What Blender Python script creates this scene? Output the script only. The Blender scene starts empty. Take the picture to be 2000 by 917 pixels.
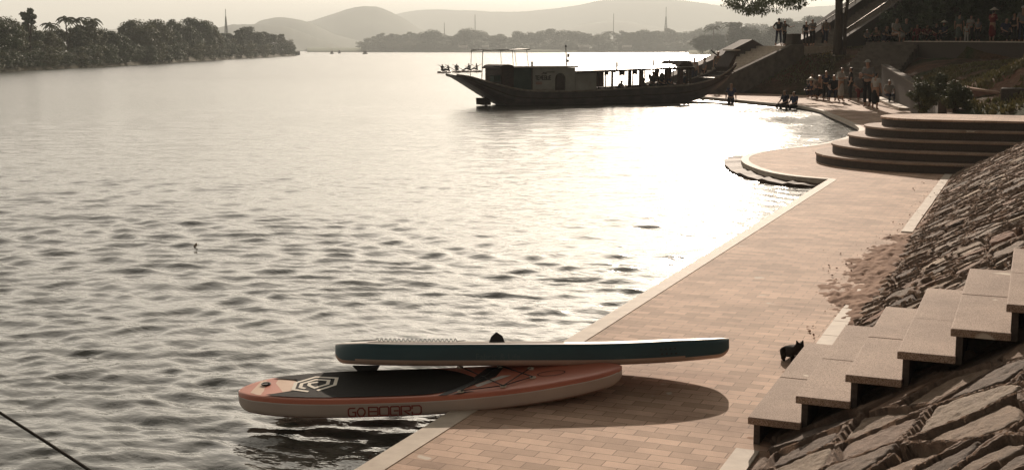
import bpy, bmesh, math, random
import numpy as np
from mathutils import Vector, Matrix, noise as mnoise
rad = math.radians
S = bpy.context.scene
COL = S.collection
random.seed(7)
# ------------------------------------------------------------------ camera, world, sun, exposure
FPX = 2400.0; CH = 2.5; YAW = rad(23.0); PITCH = math.atan((458.5 - 97) / FPX)
cam = bpy.data.objects.new('camera', bpy.data.cameras.new('camera')); COL.objects.link(cam)
cam.data.lens = 36 * FPX / 2000; cam.data.sensor_width = 36
cam.location = (0, 0, CH); cam.rotation_euler = (rad(90) - PITCH, 0, YAW)
cam.data.clip_start = 0.05; cam.data.clip_end = 30000
S.camera = cam
SUN_AZ = rad(-13.4); SUN_EL = rad(20)          # azimuth from +Y towards +X
W = bpy.data.worlds.new('World'); S.world = W; W.use_nodes = True
nt = W.node_tree; nt.nodes.clear()
sky = nt.nodes.new('ShaderNodeTexSky'); sky.sky_type = 'NISHITA'; sky.sun_disc = False
sky.sun_elevation = SUN_EL; sky.sun_rotation = SUN_AZ
sky.air_density = 1.0; sky.dust_density = 2.5; sky.ozone_density = 0.6; sky.altitude = 0
hs = nt.nodes.new('ShaderNodeHueSaturation'); hs.inputs['Saturation'].default_value = 0.12
tint = nt.nodes.new('ShaderNodeMix'); tint.data_type = 'RGBA'; tint.blend_type = 'MULTIPLY'
tint.inputs[0].default_value = 1.0; tint.inputs[7].default_value = (.28, .25, .21, 1)
bg = nt.nodes.new('ShaderNodeBackground'); bg.inputs['Strength'].default_value = 0.06
wo = nt.nodes.new('ShaderNodeOutputWorld')
gm = nt.nodes.new('ShaderNodeGamma'); gm.inputs[1].default_value = 1.25
nt.links.new(sky.outputs[0], hs.inputs['Color']); nt.links.new(hs.outputs[0], gm.inputs[0]); nt.links.new(gm.outputs[0], tint.inputs[6])
# hazy band low over the horizon, strongest towards the sun, thin overhead
geo = nt.nodes.new('ShaderNodeNewGeometry'); sep = nt.nodes.new('ShaderNodeSeparateXYZ')
tcw = nt.nodes.new('ShaderNodeTexCoord'); nt.links.new(tcw.outputs['Generated'], sep.inputs[0])
zr = nt.nodes.new('ShaderNodeValToRGB'); zr.color_ramp.interpolation = 'EASE'; zr.color_ramp.elements[0].position = 0.0; zr.color_ramp.elements[0].color = (.42, .385, .33, 1)
zr.color_ramp.elements[1].position = .92; zr.color_ramp.elements[1].color = (.0, .0, .0, 1); e_ = zr.color_ramp.elements.new(.10); e_.color = (1, .905, .775, 1); e_ = zr.color_ramp.elements.new(.45); e_.color = (.62, .565, .49, 1)
nt.links.new(sep.outputs['Z'], zr.inputs[0])
dt = nt.nodes.new('ShaderNodeVectorMath'); dt.operation = 'DOT_PRODUCT'; dt.inputs[1].default_value = (-math.sin(rad(28)), math.cos(rad(28)), 0)
nt.links.new(tcw.outputs['Generated'], dt.inputs[0])
dm = nt.nodes.new('ShaderNodeMapRange'); dm.inputs['From Min'].default_value = -.2; dm.inputs['From Max'].default_value = .9; dm.inputs['To Min'].default_value = .0; dm.inputs['To Max'].default_value = 13.0
nt.links.new(dt.outputs['Value'], dm.inputs['Value'])
hz1 = nt.nodes.new('ShaderNodeVectorMath'); hz1.operation = 'SCALE'; nt.links.new(zr.outputs[0], hz1.inputs[0]); nt.links.new(dm.outputs[0], hz1.inputs['Scale'])
hz2 = nt.nodes.new('ShaderNodeVectorMath'); hz2.operation = 'ADD'; nt.links.new(hz1.outputs[0], hz2.inputs[0]); nt.links.new(tint.outputs[2], hz2.inputs[1])
nt.links.new(hz2.outputs[0], bg.inputs[0]); nt.links.new(bg.outputs[0], wo.inputs[0])
sl = bpy.data.lights.new('sun', 'SUN'); sl.energy = 4.1; sl.angle = rad(0.5); sl.color = (1.0, 0.84, 0.69)
sun = bpy.data.objects.new('sun', sl); COL.objects.link(sun)
sd = Vector((math.sin(SUN_AZ) * math.cos(SUN_EL), math.cos(SUN_AZ) * math.cos(SUN_EL), math.sin(SUN_EL)))
sun.rotation_euler = sd.to_track_quat('Z', 'Y').to_euler(); sun.location = (0, 0, 30)
S.view_settings.view_transform = 'Standard'; S.view_settings.look = 'None'
S.view_settings.exposure = 0.45; S.view_settings.gamma = 1.0
S.cycles.volume_bounces = 1; S.cycles.max_bounces = 8; S.cycles.sample_clamp_indirect = 6.0

# ------------------------------------------------------------------ photo <-> place
Fv = Vector((-math.sin(YAW) * math.cos(PITCH), math.cos(YAW) * math.cos(PITCH), -math.sin(PITCH)))
Rv = Vector((math.cos(YAW), math.sin(YAW), 0)); Uv = Rv.cross(Fv)
HF = Vector((-math.sin(YAW), math.cos(YAW), 0)); CP = Vector((0, 0, CH))
def ray(u, v): return Fv + Rv * ((u - 1000) / FPX) + Uv * ((458.5 - v) / FPX)
def P(u, v, z=0.0):
    d = ray(u, v); return CP + d * ((z - CH) / d.z)
def Q(u, v, D):
    d = ray(u, v); return CP + d * (D / d.dot(HF))
def px(p):
    w = Vector(p) - CP; k = w.dot(Fv); return 1000 + FPX * w.dot(Rv) / k, 458.5 - FPX * w.dot(Uv) / k

# ------------------------------------------------------------------ materials
def newmat(name):
    m = bpy.data.materials.new(name); m.use_nodes = True
    return m, m.node_tree, m.node_tree.nodes['Principled BSDF']
def ramp(nt, fac, stops):
    r = nt.nodes.new('ShaderNodeValToRGB'); cr = r.color_ramp
    while len(cr.elements) < len(stops): cr.elements.new(0.5)
    for e, (p, c) in zip(cr.elements, stops): e.position = p; e.color = tuple(c) + (1,)
    nt.links.new(fac, r.inputs[0]); return r.outputs[0]
def noise_tex(nt, scale, detail=4, rough=0.55, coord='Object', stretch=None):
    tc = nt.nodes.new('ShaderNodeTexCoord'); n = nt.nodes.new('ShaderNodeTexNoise')
    n.inputs['Scale'].default_value = scale; n.inputs['Detail'].default_value = detail; n.inputs['Roughness'].default_value = rough
    if stretch:
        mp = nt.nodes.new('ShaderNodeMapping'); mp.inputs['Scale'].default_value = stretch
        nt.links.new(tc.outputs[coord], mp.inputs[0]); nt.links.new(mp.outputs[0], n.inputs['Vector'])
    else: nt.links.new(tc.outputs[coord], n.inputs['Vector'])
    return n.outputs['Fac']
def bump(nt, bs, h, strength, dist=0.01):
    b = nt.nodes.new('ShaderNodeBump'); b.inputs['Strength'].default_value = strength; b.inputs['Distance'].default_value = dist
    nt.links.new(h, b.inputs['Height']); nt.links.new(b.outputs[0], bs.inputs['Normal'])
def mat(name, c1, c2=None, scale=8, rough=0.8, bmp=0.0, bd=0.01, stretch=None, metal=0.0, detail=5, trans=0.0):
    m, nt, bs = newmat(name)
    if c2 is None: c2 = tuple(x * 0.78 for x in c1)
    f = noise_tex(nt, scale, detail, stretch=stretch)
    col = ramp(nt, f, [(0.3, c2), (0.7, c1)]); nt.links.new(col, bs.inputs['Base Color'])
    bs.inputs['Roughness'].default_value = rough; bs.inputs['Specular IOR Level'].default_value = .1 if rough > .55 else .5; bs.inputs['Metallic'].default_value = metal
    if bmp: bump(nt, bs, f, bmp, bd)
    if trans: bs.inputs['Transmission Weight'].default_value = trans
    return m
M = {}
def g(name, *a, **k):
    if name not in M: M[name] = mat(name, *a, **k)
    return M[name]
m_kerb = g('pale_kerb_stone', (.62, .54, .45), (.46, .39, .32), 6, .7, .3, .004)
m_conc = g('concrete', (.20, .17, .14), (.12, .10, .083), 3, .85, .4, .01)
m_concdark = g('wet_concrete', (.10, .085, .07), (.05, .042, .036), 3, .6, .5, .02)
m_soil = g('red_soil', (.40, .26, .19), (.25, .155, .11), 5, .95, .8, .03)
m_granite = g('granite', (.40, .315, .255), (.19, .145, .115), 150, .85, .25, .002)
def granite_material():
    m, nt, bs = newmat('speckled_granite')
    a = noise_tex(nt, 170, 2, .8); c = ramp(nt, a, [(.36, (.15, .10, .078)), (.5, (.38, .275, .215)), (.66, (.60, .475, .385))])
    b_ = noise_tex(nt, 1.6, 5, .65); v = ramp(nt, b_, [(.32, (.72, .68, .65)), (.6, (1.08, 1.07, 1.05))])
    mx = nt.nodes.new('ShaderNodeMix'); mx.data_type = 'RGBA'; mx.blend_type = 'MULTIPLY'; mx.inputs[0].default_value = 1
    nt.links.new(c, mx.inputs[6]); nt.links.new(v, mx.inputs[7])
    d_ = noise_tex(nt, 4.2, 1, .4); sp = ramp(nt, d_, [(.735, (0, 0, 0)), (.75, (1, 1, 1))])
    m3 = nt.nodes.new('ShaderNodeMix'); m3.data_type = 'RGBA'; m3.inputs[7].default_value = (.66, .58, .48, 1)
    nt.links.new(sp, m3.inputs[0]); nt.links.new(mx.outputs[2], m3.inputs[6]); nt.links.new(m3.outputs[2], bs.inputs['Base Color'])
    bs.inputs['Roughness'].default_value = .8; bs.inputs['Specular IOR Level'].default_value = .15
    bump(nt, bs, a, .35, .004); return m
m_granite = granite_material()
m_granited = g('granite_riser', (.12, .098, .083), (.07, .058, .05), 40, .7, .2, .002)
m_wood = g('boat_wood', (.075, .05, .04), (.03, .022, .018), 6, .6, .3, .01, stretch=(1, 8, 8))
m_hull = g('hull_paint', (.065, .045, .038), (.03, .022, .02), 2.5, .5, .3, .01)
m_cabin = g('cabin_paint', (.34, .32, .28), (.24, .23, .20), 2, .6, .2, .01)
m_green = g('green_paint', (.05, .075, .06), (.03, .045, .038), 2, .6)
m_roof = g('roof_metal', (.72, .66, .58), (.5, .45, .4), 3, .3, .2, .01)
m_dark = g('dark_metal', (.03, .028, .026), (.015, .014, .013), 10, .5)
m_steel = g('steel_rail', (.55, .52, .48), (.40, .38, .35), 10, .25, metal=1.0)
m_bark = g('bark', (.10, .075, .055), (.05, .038, .028), 5, .9, .8, .03, stretch=(3, 3, .6))
m_hillfar = g('hill_woods', (.075, .09, .05), (.045, .055, .032), .01, .95)

def leafmat(name, a, b):
    m, nt, bs = newmat(name)
    f = noise_tex(nt, .9, 3); col = ramp(nt, f, [(.3, a), (.7, b)])
    nt.links.new(col, bs.inputs['Base Color']); bs.inputs['Roughness'].default_value = .65
    tr = nt.nodes.new('ShaderNodeBsdfTranslucent'); nt.links.new(col, tr.inputs[0])
    mx = nt.nodes.new('ShaderNodeMixShader'); mx.inputs[0].default_value = .12
    out = nt.nodes['Material Output']; nt.links.new(bs.outputs[0], mx.inputs[1]); nt.links.new(tr.outputs[0], mx.inputs[2])
    nt.links.new(mx.outputs[0], out.inputs[0]); return m
m_leaf = leafmat('leaf_dark_green', (.035, .055, .022), (.075, .10, .04))
m_leaf2 = leafmat('leaf_olive', (.06, .075, .03), (.115, .12, .05))
m_leaf3 = leafmat('leaf_feathery', (.05, .07, .03), (.10, .12, .05))
m_bush = leafmat('bush_leaf', (.05, .065, .03), (.13, .13, .06))
m_grass = leafmat('bank_grass', (.10, .10, .035), (.19, .15, .06))

# ------------------------------------------------------------------ mesh helpers
def link(o, parent=None):
    COL.objects.link(o)
    if parent is not None: o.parent = parent
    return o
def tag(o, label=None, cat=None, group=None, kind=None):
    if label: o['label'] = label
    if cat: o['category'] = cat
    if group: o['group'] = group
    if kind: o['kind'] = kind
    return o
def empty(name, loc=(0, 0, 0), rz=0.0, sc=1.0):
    o = bpy.data.objects.new(name, None); link(o); o.location = loc; o.rotation_euler = (0, 0, rz); o.scale = (sc,) * 3
    o.empty_display_size = .2
    return o
def settle(root):
    for c in root.children: c.matrix_parent_inverse = Matrix.Translation(-Vector(root.location))
class MB:
    def __init__(s): s.v = []; s.f = []
    def add(s, vs, fs):
        n = len(s.v); s.v += [tuple(v) for v in vs]; s.f += [tuple(i + n for i in f) for f in fs]; return s
    def box(s, c, d, rz=0.0, mx=None):
        vs = []
        for x in (-.5, .5):
            for y in (-.5, .5):
                for z in (-.5, .5):
                    p = Vector((x * d[0], y * d[1], z * d[2]))
                    if rz: p = Matrix.Rotation(rz, 3, 'Z') @ p
                    p = p + Vector(c)
                    if mx is not None: p = mx @ p
                    vs.append(p)
        return s.add(vs, [(0, 1, 3, 2), (4, 6, 7, 5), (0, 4, 5, 1), (2, 3, 7, 6), (0, 2, 6, 4), (1, 5, 7, 3)])
    def bar(s, a, b, r=.02, n=8, r2=None):
        a = Vector(a); b = Vector(b); r2 = r if r2 is None else r2
        d = (b - a).normalized(); u = d.orthogonal().normalized(); w = d.cross(u)
        vs = []
        for c, rr in ((a, r), (b, r2)):
            for i in range(n):
                t = 2 * math.pi * i / n; vs.append(c + u * math.cos(t) * rr + w * math.sin(t) * rr)
        fs = [(i, (i + 1) % n, n + (i + 1) % n, n + i) for i in range(n)] + [tuple(range(n))[::-1], tuple(range(n, 2 * n))]
        return s.add(vs, fs)
    def tube(s, pts, r, n=8):
        pts = [Vector(p) for p in pts]; rs = r if isinstance(r, (list, tuple)) else [r] * len(pts)
        vs = []; u = None
        for i, p in enumerate(pts):
            d = (pts[min(i + 1, len(pts) - 1)] - pts[max(i - 1, 0)]).normalized()
            u = d.orthogonal().normalized() if u is None else (u - d * u.dot(d)).normalized()
            w = d.cross(u)
            for k in range(n):
                t = 2 * math.pi * k / n; vs.append(p + (u * math.cos(t) + w * math.sin(t)) * rs[i])
        fs = []
        for i in range(len(pts) - 1):
            for k in range(n):
                fs.append((i * n + k, i * n + (k + 1) % n, (i + 1) * n + (k + 1) % n, (i + 1) * n + k))
        fs += [tuple(range(n))[::-1], tuple(range((len(pts) - 1) * n, len(pts) * n))]
        return s.add(vs, fs)
    def prism(s, poly, z0, z1, mx=None):
        n = len(poly); vs = [(x, y, z0) for x, y in poly] + [(x, y, z1) for x, y in poly]
        if mx is not None: vs = [mx @ Vector(v) for v in vs]
        return s.add(vs, [tuple(range(n))[::-1], tuple(range(n, 2 * n))] + [(i, (i + 1) % n, n + (i + 1) % n, n + i) for i in range(n)])
    def build(s, name, m, parent=None, smooth=False, bevel=0.0):
        me = bpy.data.meshes.new(name); me.from_pydata(s.v, [], s.f); me.update()
        bm = bmesh.new(); bm.from_mesh(me); bmesh.ops.recalc_face_normals(bm, faces=bm.faces)
        if bevel:
            ed = [e for e in bm.edges if len(e.link_faces) == 2 and e.calc_face_angle(0) > .5]
            bmesh.ops.bevel(bm, geom=ed, offset=bevel, segments=2, profile=.6, affect='EDGES', clamp_overlap=True)
        bm.to_mesh(me); bm.free()
        if smooth: me.polygons.foreach_set('use_smooth', [True] * len(me.polygons))
        me.materials.append(m)
        return link(bpy.data.objects.new(name, me), parent)
def npmesh(name, V, Fq, m, parent=None, smooth=False, attrs=None):
    V = np.asarray(V, np.float32); Fq = np.asarray(Fq, np.int32); k = Fq.shape[1]
    me = bpy.data.meshes.new(name); me.vertices.add(len(V)); me.vertices.foreach_set('co', V.ravel())
    me.loops.add(Fq.size); me.loops.foreach_set('vertex_index', Fq.ravel())
    me.polygons.add(len(Fq)); me.polygons.foreach_set('loop_start', np.arange(0, Fq.size, k, dtype=np.int32))
    if smooth: me.polygons.foreach_set('use_smooth', np.ones(len(Fq), bool))
    me.update(calc_edges=True)
    for nm, a in (attrs or {}).items():
        at = me.attributes.new(nm, 'FLOAT', 'POINT'); at.data.foreach_set('value', np.asarray(a, np.float32).ravel())
    me.materials.append(m)
    return link(bpy.data.objects.new(name, me), parent)
def gridfaces(nr, nc):
    i = np.arange(nr * nc).reshape(nr, nc)
    return np.stack([i[:-1, :-1], i[:-1, 1:], i[1:, 1:], i[1:, :-1]], -1).reshape(-1, 4)
def vnoise(x, y, seed=0):
    def h(i, j):
        n = (i * 374761393 + j * 668265263 + seed * 982451653) & 0xffffffff
        n = ((n ^ (n >> 13)) * 1274126177) & 0xffffffff
        return ((n ^ (n >> 16)) & 0xffff) / 65535.0
    xi = np.floor(x).astype(np.int64); yi = np.floor(y).astype(np.int64); fx = x - xi; fy = y - yi
    fx = fx * fx * (3 - 2 * fx); fy = fy * fy * (3 - 2 * fy)
    return (h(xi, yi) * (1 - fx) + h(xi + 1, yi) * fx) * (1 - fy) + (h(xi, yi + 1) * (1 - fx) + h(xi + 1, yi + 1) * fx) * fy
def fbm(x, y, seed=0, o=4):
    s = 0; a = 1; t = 0
    for k in range(o): s = s + a * vnoise(x * 2 ** k, y * 2 ** k, seed + k); t += a; a *= .5
    return s / t

WZ = -0.15
# ------------------------------------------------------------------ water
def build_water():
    r = [3.2]
    while r[-1] < 2600: r.append(r[-1] * (1.003 + .007 * min(1, max(0, (r[-1] - 35) / 130)) ** 1.2))
    r = np.array(r); r = np.concatenate([r[r < 2500], [3200, 4200, 6000]])
    th = np.concatenate([np.radians(np.arange(-80, -31, .5)), np.radians(np.arange(-31, 31, .1)), np.radians(np.arange(31, 60.1, .5))])
    Rr, T = np.meshgrid(r, th, indexing='ij')
    ang = T - YAW
    X = Rr * np.sin(ang); Y = Rr * np.cos(ang)
    sp = np.maximum(Rr * (.003 + .007 * np.clip((Rr - 35) / 130, 0, 1) ** 1.2), Rr * np.radians(.1))
    Z = np.zeros_like(X); rng = np.random.default_rng(5)
    wx = X + .5 * (fbm(X * .35, Y * .35, 3) - .5) * 2; wy = Y + .5 * (fbm(X * .35 + 9, Y * .35, 5) - .5) * 2
    main = -YAW + rad(8)
    for k in range(72):
        lam = .17 * (8.0 ** (k / 71.0)); a = main + rng.normal(0, .50)
        if rng.random() < .5: a += math.pi
        kx = 2 * math.pi / lam
        ph = kx * (wx * math.sin(a) + wy * math.cos(a)) + rng.uniform(0, 6.28)
        amp = lam * .0029 * (1.5 if lam < .55 else .75 if lam < .8 else .38)
        fade = np.clip((lam / sp - 3) / 3, 0, 1)
        s = (1 + np.sin(ph)) * .5
        Z += amp * fade * (2 * s ** 1.35 - 1)
    gust = fbm(X * .06, Y * .10, 21, 3)
    Z *= .72 + .62 * np.clip((gust - .3) / .4, 0, 1) * np.clip(1.25 - (X + 9) * .045, .55, 1.6)
    V = np.stack([X, Y, Z + WZ], -1).reshape(-1, 3)
    m, nt, bs = newmat('river_water')
    bs.inputs['Base Color'].default_value = (.075, .075, .062, 1)
    bs.inputs['Roughness'].default_value = .03; bs.inputs['IOR'].default_value = 2.1
    f1 = noise_tex(nt, 5.5, 3, .6, stretch=(1, 1.6, 1)); f2 = noise_tex(nt, 2.0, 3, .6, stretch=(1, 1.5, 1))
    ad = nt.nodes.new('ShaderNodeMath'); ad.operation = 'MULTIPLY_ADD'; ad.inputs[1].default_value = 1.8
    nt.links.new(f2, ad.inputs[0]); nt.links.new(f1, ad.inputs[2])
    b = nt.nodes.new('ShaderNodeBump'); b.inputs['Strength'].default_value = .5
    at = nt.nodes.new('ShaderNodeAttribute'); at.attribute_name = 'far'
    mr = nt.nodes.new('ShaderNodeMapRange'); mr.inputs['To Min'].default_value = .020; mr.inputs['To Max'].default_value = .035
    nt.links.new(at.outputs['Fac'], mr.inputs['Value']); nt.links.new(mr.outputs[0], b.inputs['Distance'])
    nt.links.new(ad.outputs[0], b.inputs['Height']); nt.links.new(b.outputs[0], bs.inputs['Normal'])
    mq = nt.nodes.new('ShaderNodeMapRange'); mq.inputs['To Min'].default_value = .04; mq.inputs['To Max'].default_value = .25
    nt.links.new(at.outputs['Fac'], mq.inputs['Value']); nt.links.new(mq.outputs[0], bs.inputs['Roughness'])
    far = np.clip((Rr - 10) / 110, 0, 1) ** .7
    o = npmesh('water', V, gridfaces(*X.shape), m, smooth=True, attrs={'far': far.ravel()})
    tag(o, kind='structure')
    # far sheet behind / beside the camera
    return o
build_water()
bed = MB().add([(-7000, -7000, -1.6), (7000, -7000, -1.6), (7000, 7000, -1.6), (-7000, 7000, -1.6)], [(0, 1, 2, 3)]).build('riverbed', m_concdark)
tag(bed, kind='structure')

# ------------------------------------------------------------------ quay
def quay_material():
    m, nt, bs = newmat('quay_pavers')
    tc = nt.nodes.new('ShaderNodeTexCoord')
    def brick(scale_rot, c1, c2, mort):
        b = nt.nodes.new('ShaderNodeTexBrick'); b.offset = .5
        b.inputs['Scale'].default_value = 1.0; b.inputs['Brick Width'].default_value = .22; b.inputs['Row Height'].default_value = .11
        b.inputs['Mortar Size'].default_value = .0035; b.inputs['Mortar Smooth'].default_value = .3; b.inputs['Bias'].default_value = 0
        b.inputs['Color1'].default_value = c1 + (1,); b.inputs['Color2'].default_value = c2 + (1,); b.inputs['Mortar'].default_value = mort + (1,)
        nt.links.new(tc.outputs['Object'], b.inputs['Vector']); return b
    b = brick(0, (.66, .475, .37), (.42, .295, .22), (.24, .165, .12))
    n = noise_tex(nt, .9, 8, .72); st = ramp(nt, n, [(.34, (.66, .61, .58)), (.46, (.90, .87, .85)), (.62, (1.12, 1.10, 1.08))])
    mx = nt.nodes.new('ShaderNodeMix'); mx.data_type = 'RGBA'; mx.blend_type = 'MULTIPLY'; mx.inputs[0].default_value = 1
    nt.links.new(b.outputs['Color'], mx.inputs[6]); nt.links.new(st, mx.inputs[7])
    n2 = noise_tex(nt, 260, 2, .7); st2 = ramp(nt, n2, [(.35, (.72, .70, .68)), (.68, (1.18, 1.18, 1.16))])
    mx2 = nt.nodes.new('ShaderNodeMix'); mx2.data_type = 'RGBA'; mx2.blend_type = 'MULTIPLY'; mx2.inputs[0].default_value = 1
    nt.links.new(mx.outputs[2], mx2.inputs[6]); nt.links.new(st2, mx2.inputs[7])
    # pale dried splashes and dark spots
    n3 = noise_tex(nt, 3.1, 2, .5); sp = ramp(nt, n3, [(.715, (0, 0, 0)), (.735, (1, 1, 1))])
    mx3 = nt.nodes.new('ShaderNodeMix'); mx3.data_type = 'RGBA'; mx3.inputs[7].default_value = (.58, .5, .42, 1)
    nt.links.new(sp, mx3.inputs[0]); nt.links.new(mx2.outputs[2], mx3.inputs[6])
    nt.links.new(mx3.outputs[2], bs.inputs['Base Color']); bs.inputs['Roughness'].default_value = .8; bs.inputs['Specular IOR Level'].default_value = .15
    h = nt.nodes.new('ShaderNodeMath'); h.operation = 'MULTIPLY_ADD'; h.inputs[1].default_value = -1.0
    nt.links.new(b.outputs['Fac'], h.inputs[0]); nt.links.new(n2, h.inputs[2]); bump(nt, bs, h.outputs[0], .35, .004)
    return m
m_pave = quay_material()
def spline(pts, n=6):
    out = []
    for i in range(len(pts) - 1):
        p0 = pts[max(i - 1, 0)]; p1 = pts[i]; p2 = pts[i + 1]; p3 = pts[min(i + 2, len(pts) - 1)]
        for k in range(n):
            t = k / n
            out.append(tuple(.5 * ((2 * p1[j]) + (-p0[j] + p2[j]) * t + (2 * p0[j] - 5 * p1[j] + 4 * p2[j] - p3[j]) * t * t + (-p0[j] + 3 * p1[j] - 3 * p2[j] + p3[j]) * t ** 3) for j in (0, 1)))
    out.append(tuple(pts[-1])); return out
QX = -3.62
prom = [(QX, 24.42), (-4.4, 24.78), (-5.1, 25.55), (-5.86, 27.1), (-6.26, 28.7), (-6.24, 30.2), (-5.9, 31.6), (-5.35, 33.1), (-5.05, 35.3)]
bay = [(-5.05, 35.3), (-4.95, 38), (-5.2, 41), (-6.1, 44.6), (-7.4, 49.3), (-8.5, 53.2), (-10.3, 57.0), (-12.8, 60.4), (-15.9, 64.6), (-19.5, 69.5)]
edge = [(QX, -4), (QX, 4), (QX, 14)] + spline(prom) + spline(bay)[1:]
def offset_line(pts, d):
    out = []
    for i, p in enumerate(pts):
        a = Vector(pts[max(i - 1, 0)]); b = Vector(pts[min(i + 1, len(pts) - 1)]); t = (b - a).normalized()
        out.append((p[0] + t.y * d, p[1] - t.x * d))
    return out
inner = offset_line(edge, .14)
def quay():
    mb = MB(); inl = [(-16, 77), (-11, 78), (-3, 70), (1, 60), (3, 40), (3, 30), (-.9, 26), (-.9, -4)]
    poly = inner + inl
    top = [(x, y, 0) for x, y in poly]
    from mathutils.geometry import tessellate_polygon
    tris = tessellate_polygon([[Vector(p) for p in top]])
    mb.add(top, [tuple(t) for t in tris])
    o = mb.build('quay_pavement', m_pave)
    for p in o.data.polygons:
        if p.normal.z < 0: p.flip()
    tag(o, kind='structure')
    # coping: a pale strip of stone on the water edge with a real front face, slightly above the pavers
    mb = MB(); n = len(edge); out = offset_line(edge, -.03)
    vs = []
    for i in range(n):
        vs += [(inner[i][0], inner[i][1], -.02), (inner[i][0], inner[i][1], .006), (out[i][0], out[i][1], .004), (out[i][0], out[i][1], -.10)]
    fs = []
    for i in range(n - 1):
        for k in range(3): fs.append((i * 4 + k, i * 4 + k + 1, i * 4 + k + 5, i * 4 + k + 4))
        fs.append((i * 4 + 3, i * 4, i * 4 + 4, i * 4 + 7))
    tag(mb.add(vs, fs).build('kerb', m_kerb), kind='structure')
    mb = MB(); w = offset_line(edge, .03); vs = []
    for x, y in w: vs += [(x, y, -.05), (x, y, -1.6)]
    fs = [(2 * i, 2 * i + 1, 2 * i + 3, 2 * i + 2) for i in range(n - 1)]
    tag(mb.add(vs, fs).build('quay_wall', m_concdark), kind='structure')
quay()
# inland kerb strip, broken in three visible runs
mb = MB()
for y0, y1 in ((-3, 7.44), (10.2, 13.1), (17.6, 26.25)):
    y = y0
    while y < y1 - .02:
        l = min(.62, y1 - y); mb.box((-1.545 + random.uniform(-.004, .004), y + l / 2, .005), (.15, l - .008, .024)); y += l
tag(mb.build('kerb', m_kerb, bevel=.003), kind='structure')
# low footing ledge round the promontory
fo = spline([(-3.68, 24.2), (-4.4, 24.25), (-5.15, 24.95), (-5.95, 26.3), (-6.6, 28.2), (-6.85, 29.7), (-6.5, 30.9), (-5.6, 31.6)])
fi = spline([(-3.6, 24.5), (-4.3, 25.0), (-4.95, 25.8), (-5.6, 27.2), (-6.0, 28.7), (-6.0, 30), (-5.8, 30.8), (-5.3, 31.2)])
n = len(fo); vs = []
for i in range(n):
    zt = -.10 + .025 * math.sin(i * .7) * math.sin(i * 1.9); vs += [(fi[i][0], fi[i][1], zt + .02), (fo[i][0], fo[i][1], zt), (fo[i][0] - .02, fo[i][1] - .03, -1.2)]
fs = []
for i in range(n - 1):
    for k in range(2): fs.append((i * 3 + k, i * 3 + k + 1, i * 3 + k + 4, i * 3 + k + 3))
tag(MB().add(vs, fs).build('footing_ledge', g('algae_concrete', (.12, .08, .055), (.045, .034, .027), 3, .7, .8, .03)), kind='structure')

# dirt washed over the inland side of the quay
def dirt():
    x = np.arange(-2.7, -.9, .02); y = np.concatenate([np.arange(5.2, 26.3, .04)])
    X, Y = np.meshgrid(x, y, indexing='xy')
    edge_x = -1.50 - .45 * np.exp(-((Y - 14.8) / 2.3) ** 2) - .28 * np.exp(-((Y - 12.6) / .5) ** 2) + .10 * np.exp(-((Y - 22) / 3) ** 2)
    edge_x += .12 * np.exp(-((Y - 10.8) / 1.2) ** 2)
    h = (X - edge_x) * .13 + (fbm(X * 3, Y * 2, 8) - .5) * .09 + (fbm(X * 22, Y * 14, 18) - .5) * .05
    Z = np.clip(h, -.012, .10)
    Z = np.where(X < -1.9, np.minimum(Z, .012 + .008 * fbm(X * 20, Y * 20, 2)), Z)
    npmesh('dirt', np.stack([X, Y, Z], -1).reshape(-1, 3), gridfaces(*X.shape), m_soil, smooth=True)['kind'] = 'structure'
    mb = MB(); rng = random.Random(4)
    for i in range(420):
        yy = rng.uniform(9.8, 25); ex = -1.5 - .45 * math.exp(-((yy - 14.8) / 2.3) ** 2)
        xx = ex + rng.gauss(.1, .22); s = rng.choice([.005, .006, .008, .010, .016]) * rng.uniform(.7, 1.2)
        if xx > -1.2 or (yy < 11.2 and xx > -1.6): continue
        c = (xx, yy, .012 + s * .3); vs = [Vector(c) + Vector((rng.gauss(0, 1), rng.gauss(0, 1), rng.gauss(0, .7))).normalized() * s for _ in range(7)]
        bm = bmesh.new(); [bm.verts.new(v) for v in vs]; r = bmesh.ops.convex_hull(bm, input=bm.verts)
        bm.verts.ensure_lookup_table(); idx = {v: k for k, v in enumerate(bm.verts)}
        mb.add([v.co for v in bm.verts], [[idx[v] for v in f.verts] for f in bm.faces]); bm.free()
    tag(mb.build('soil_crumbs', m_soil), 'loose crumbs of reddish soil scattered over the edge of the paving', 'soil crumbs', kind='stuff')
dirt()

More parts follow.
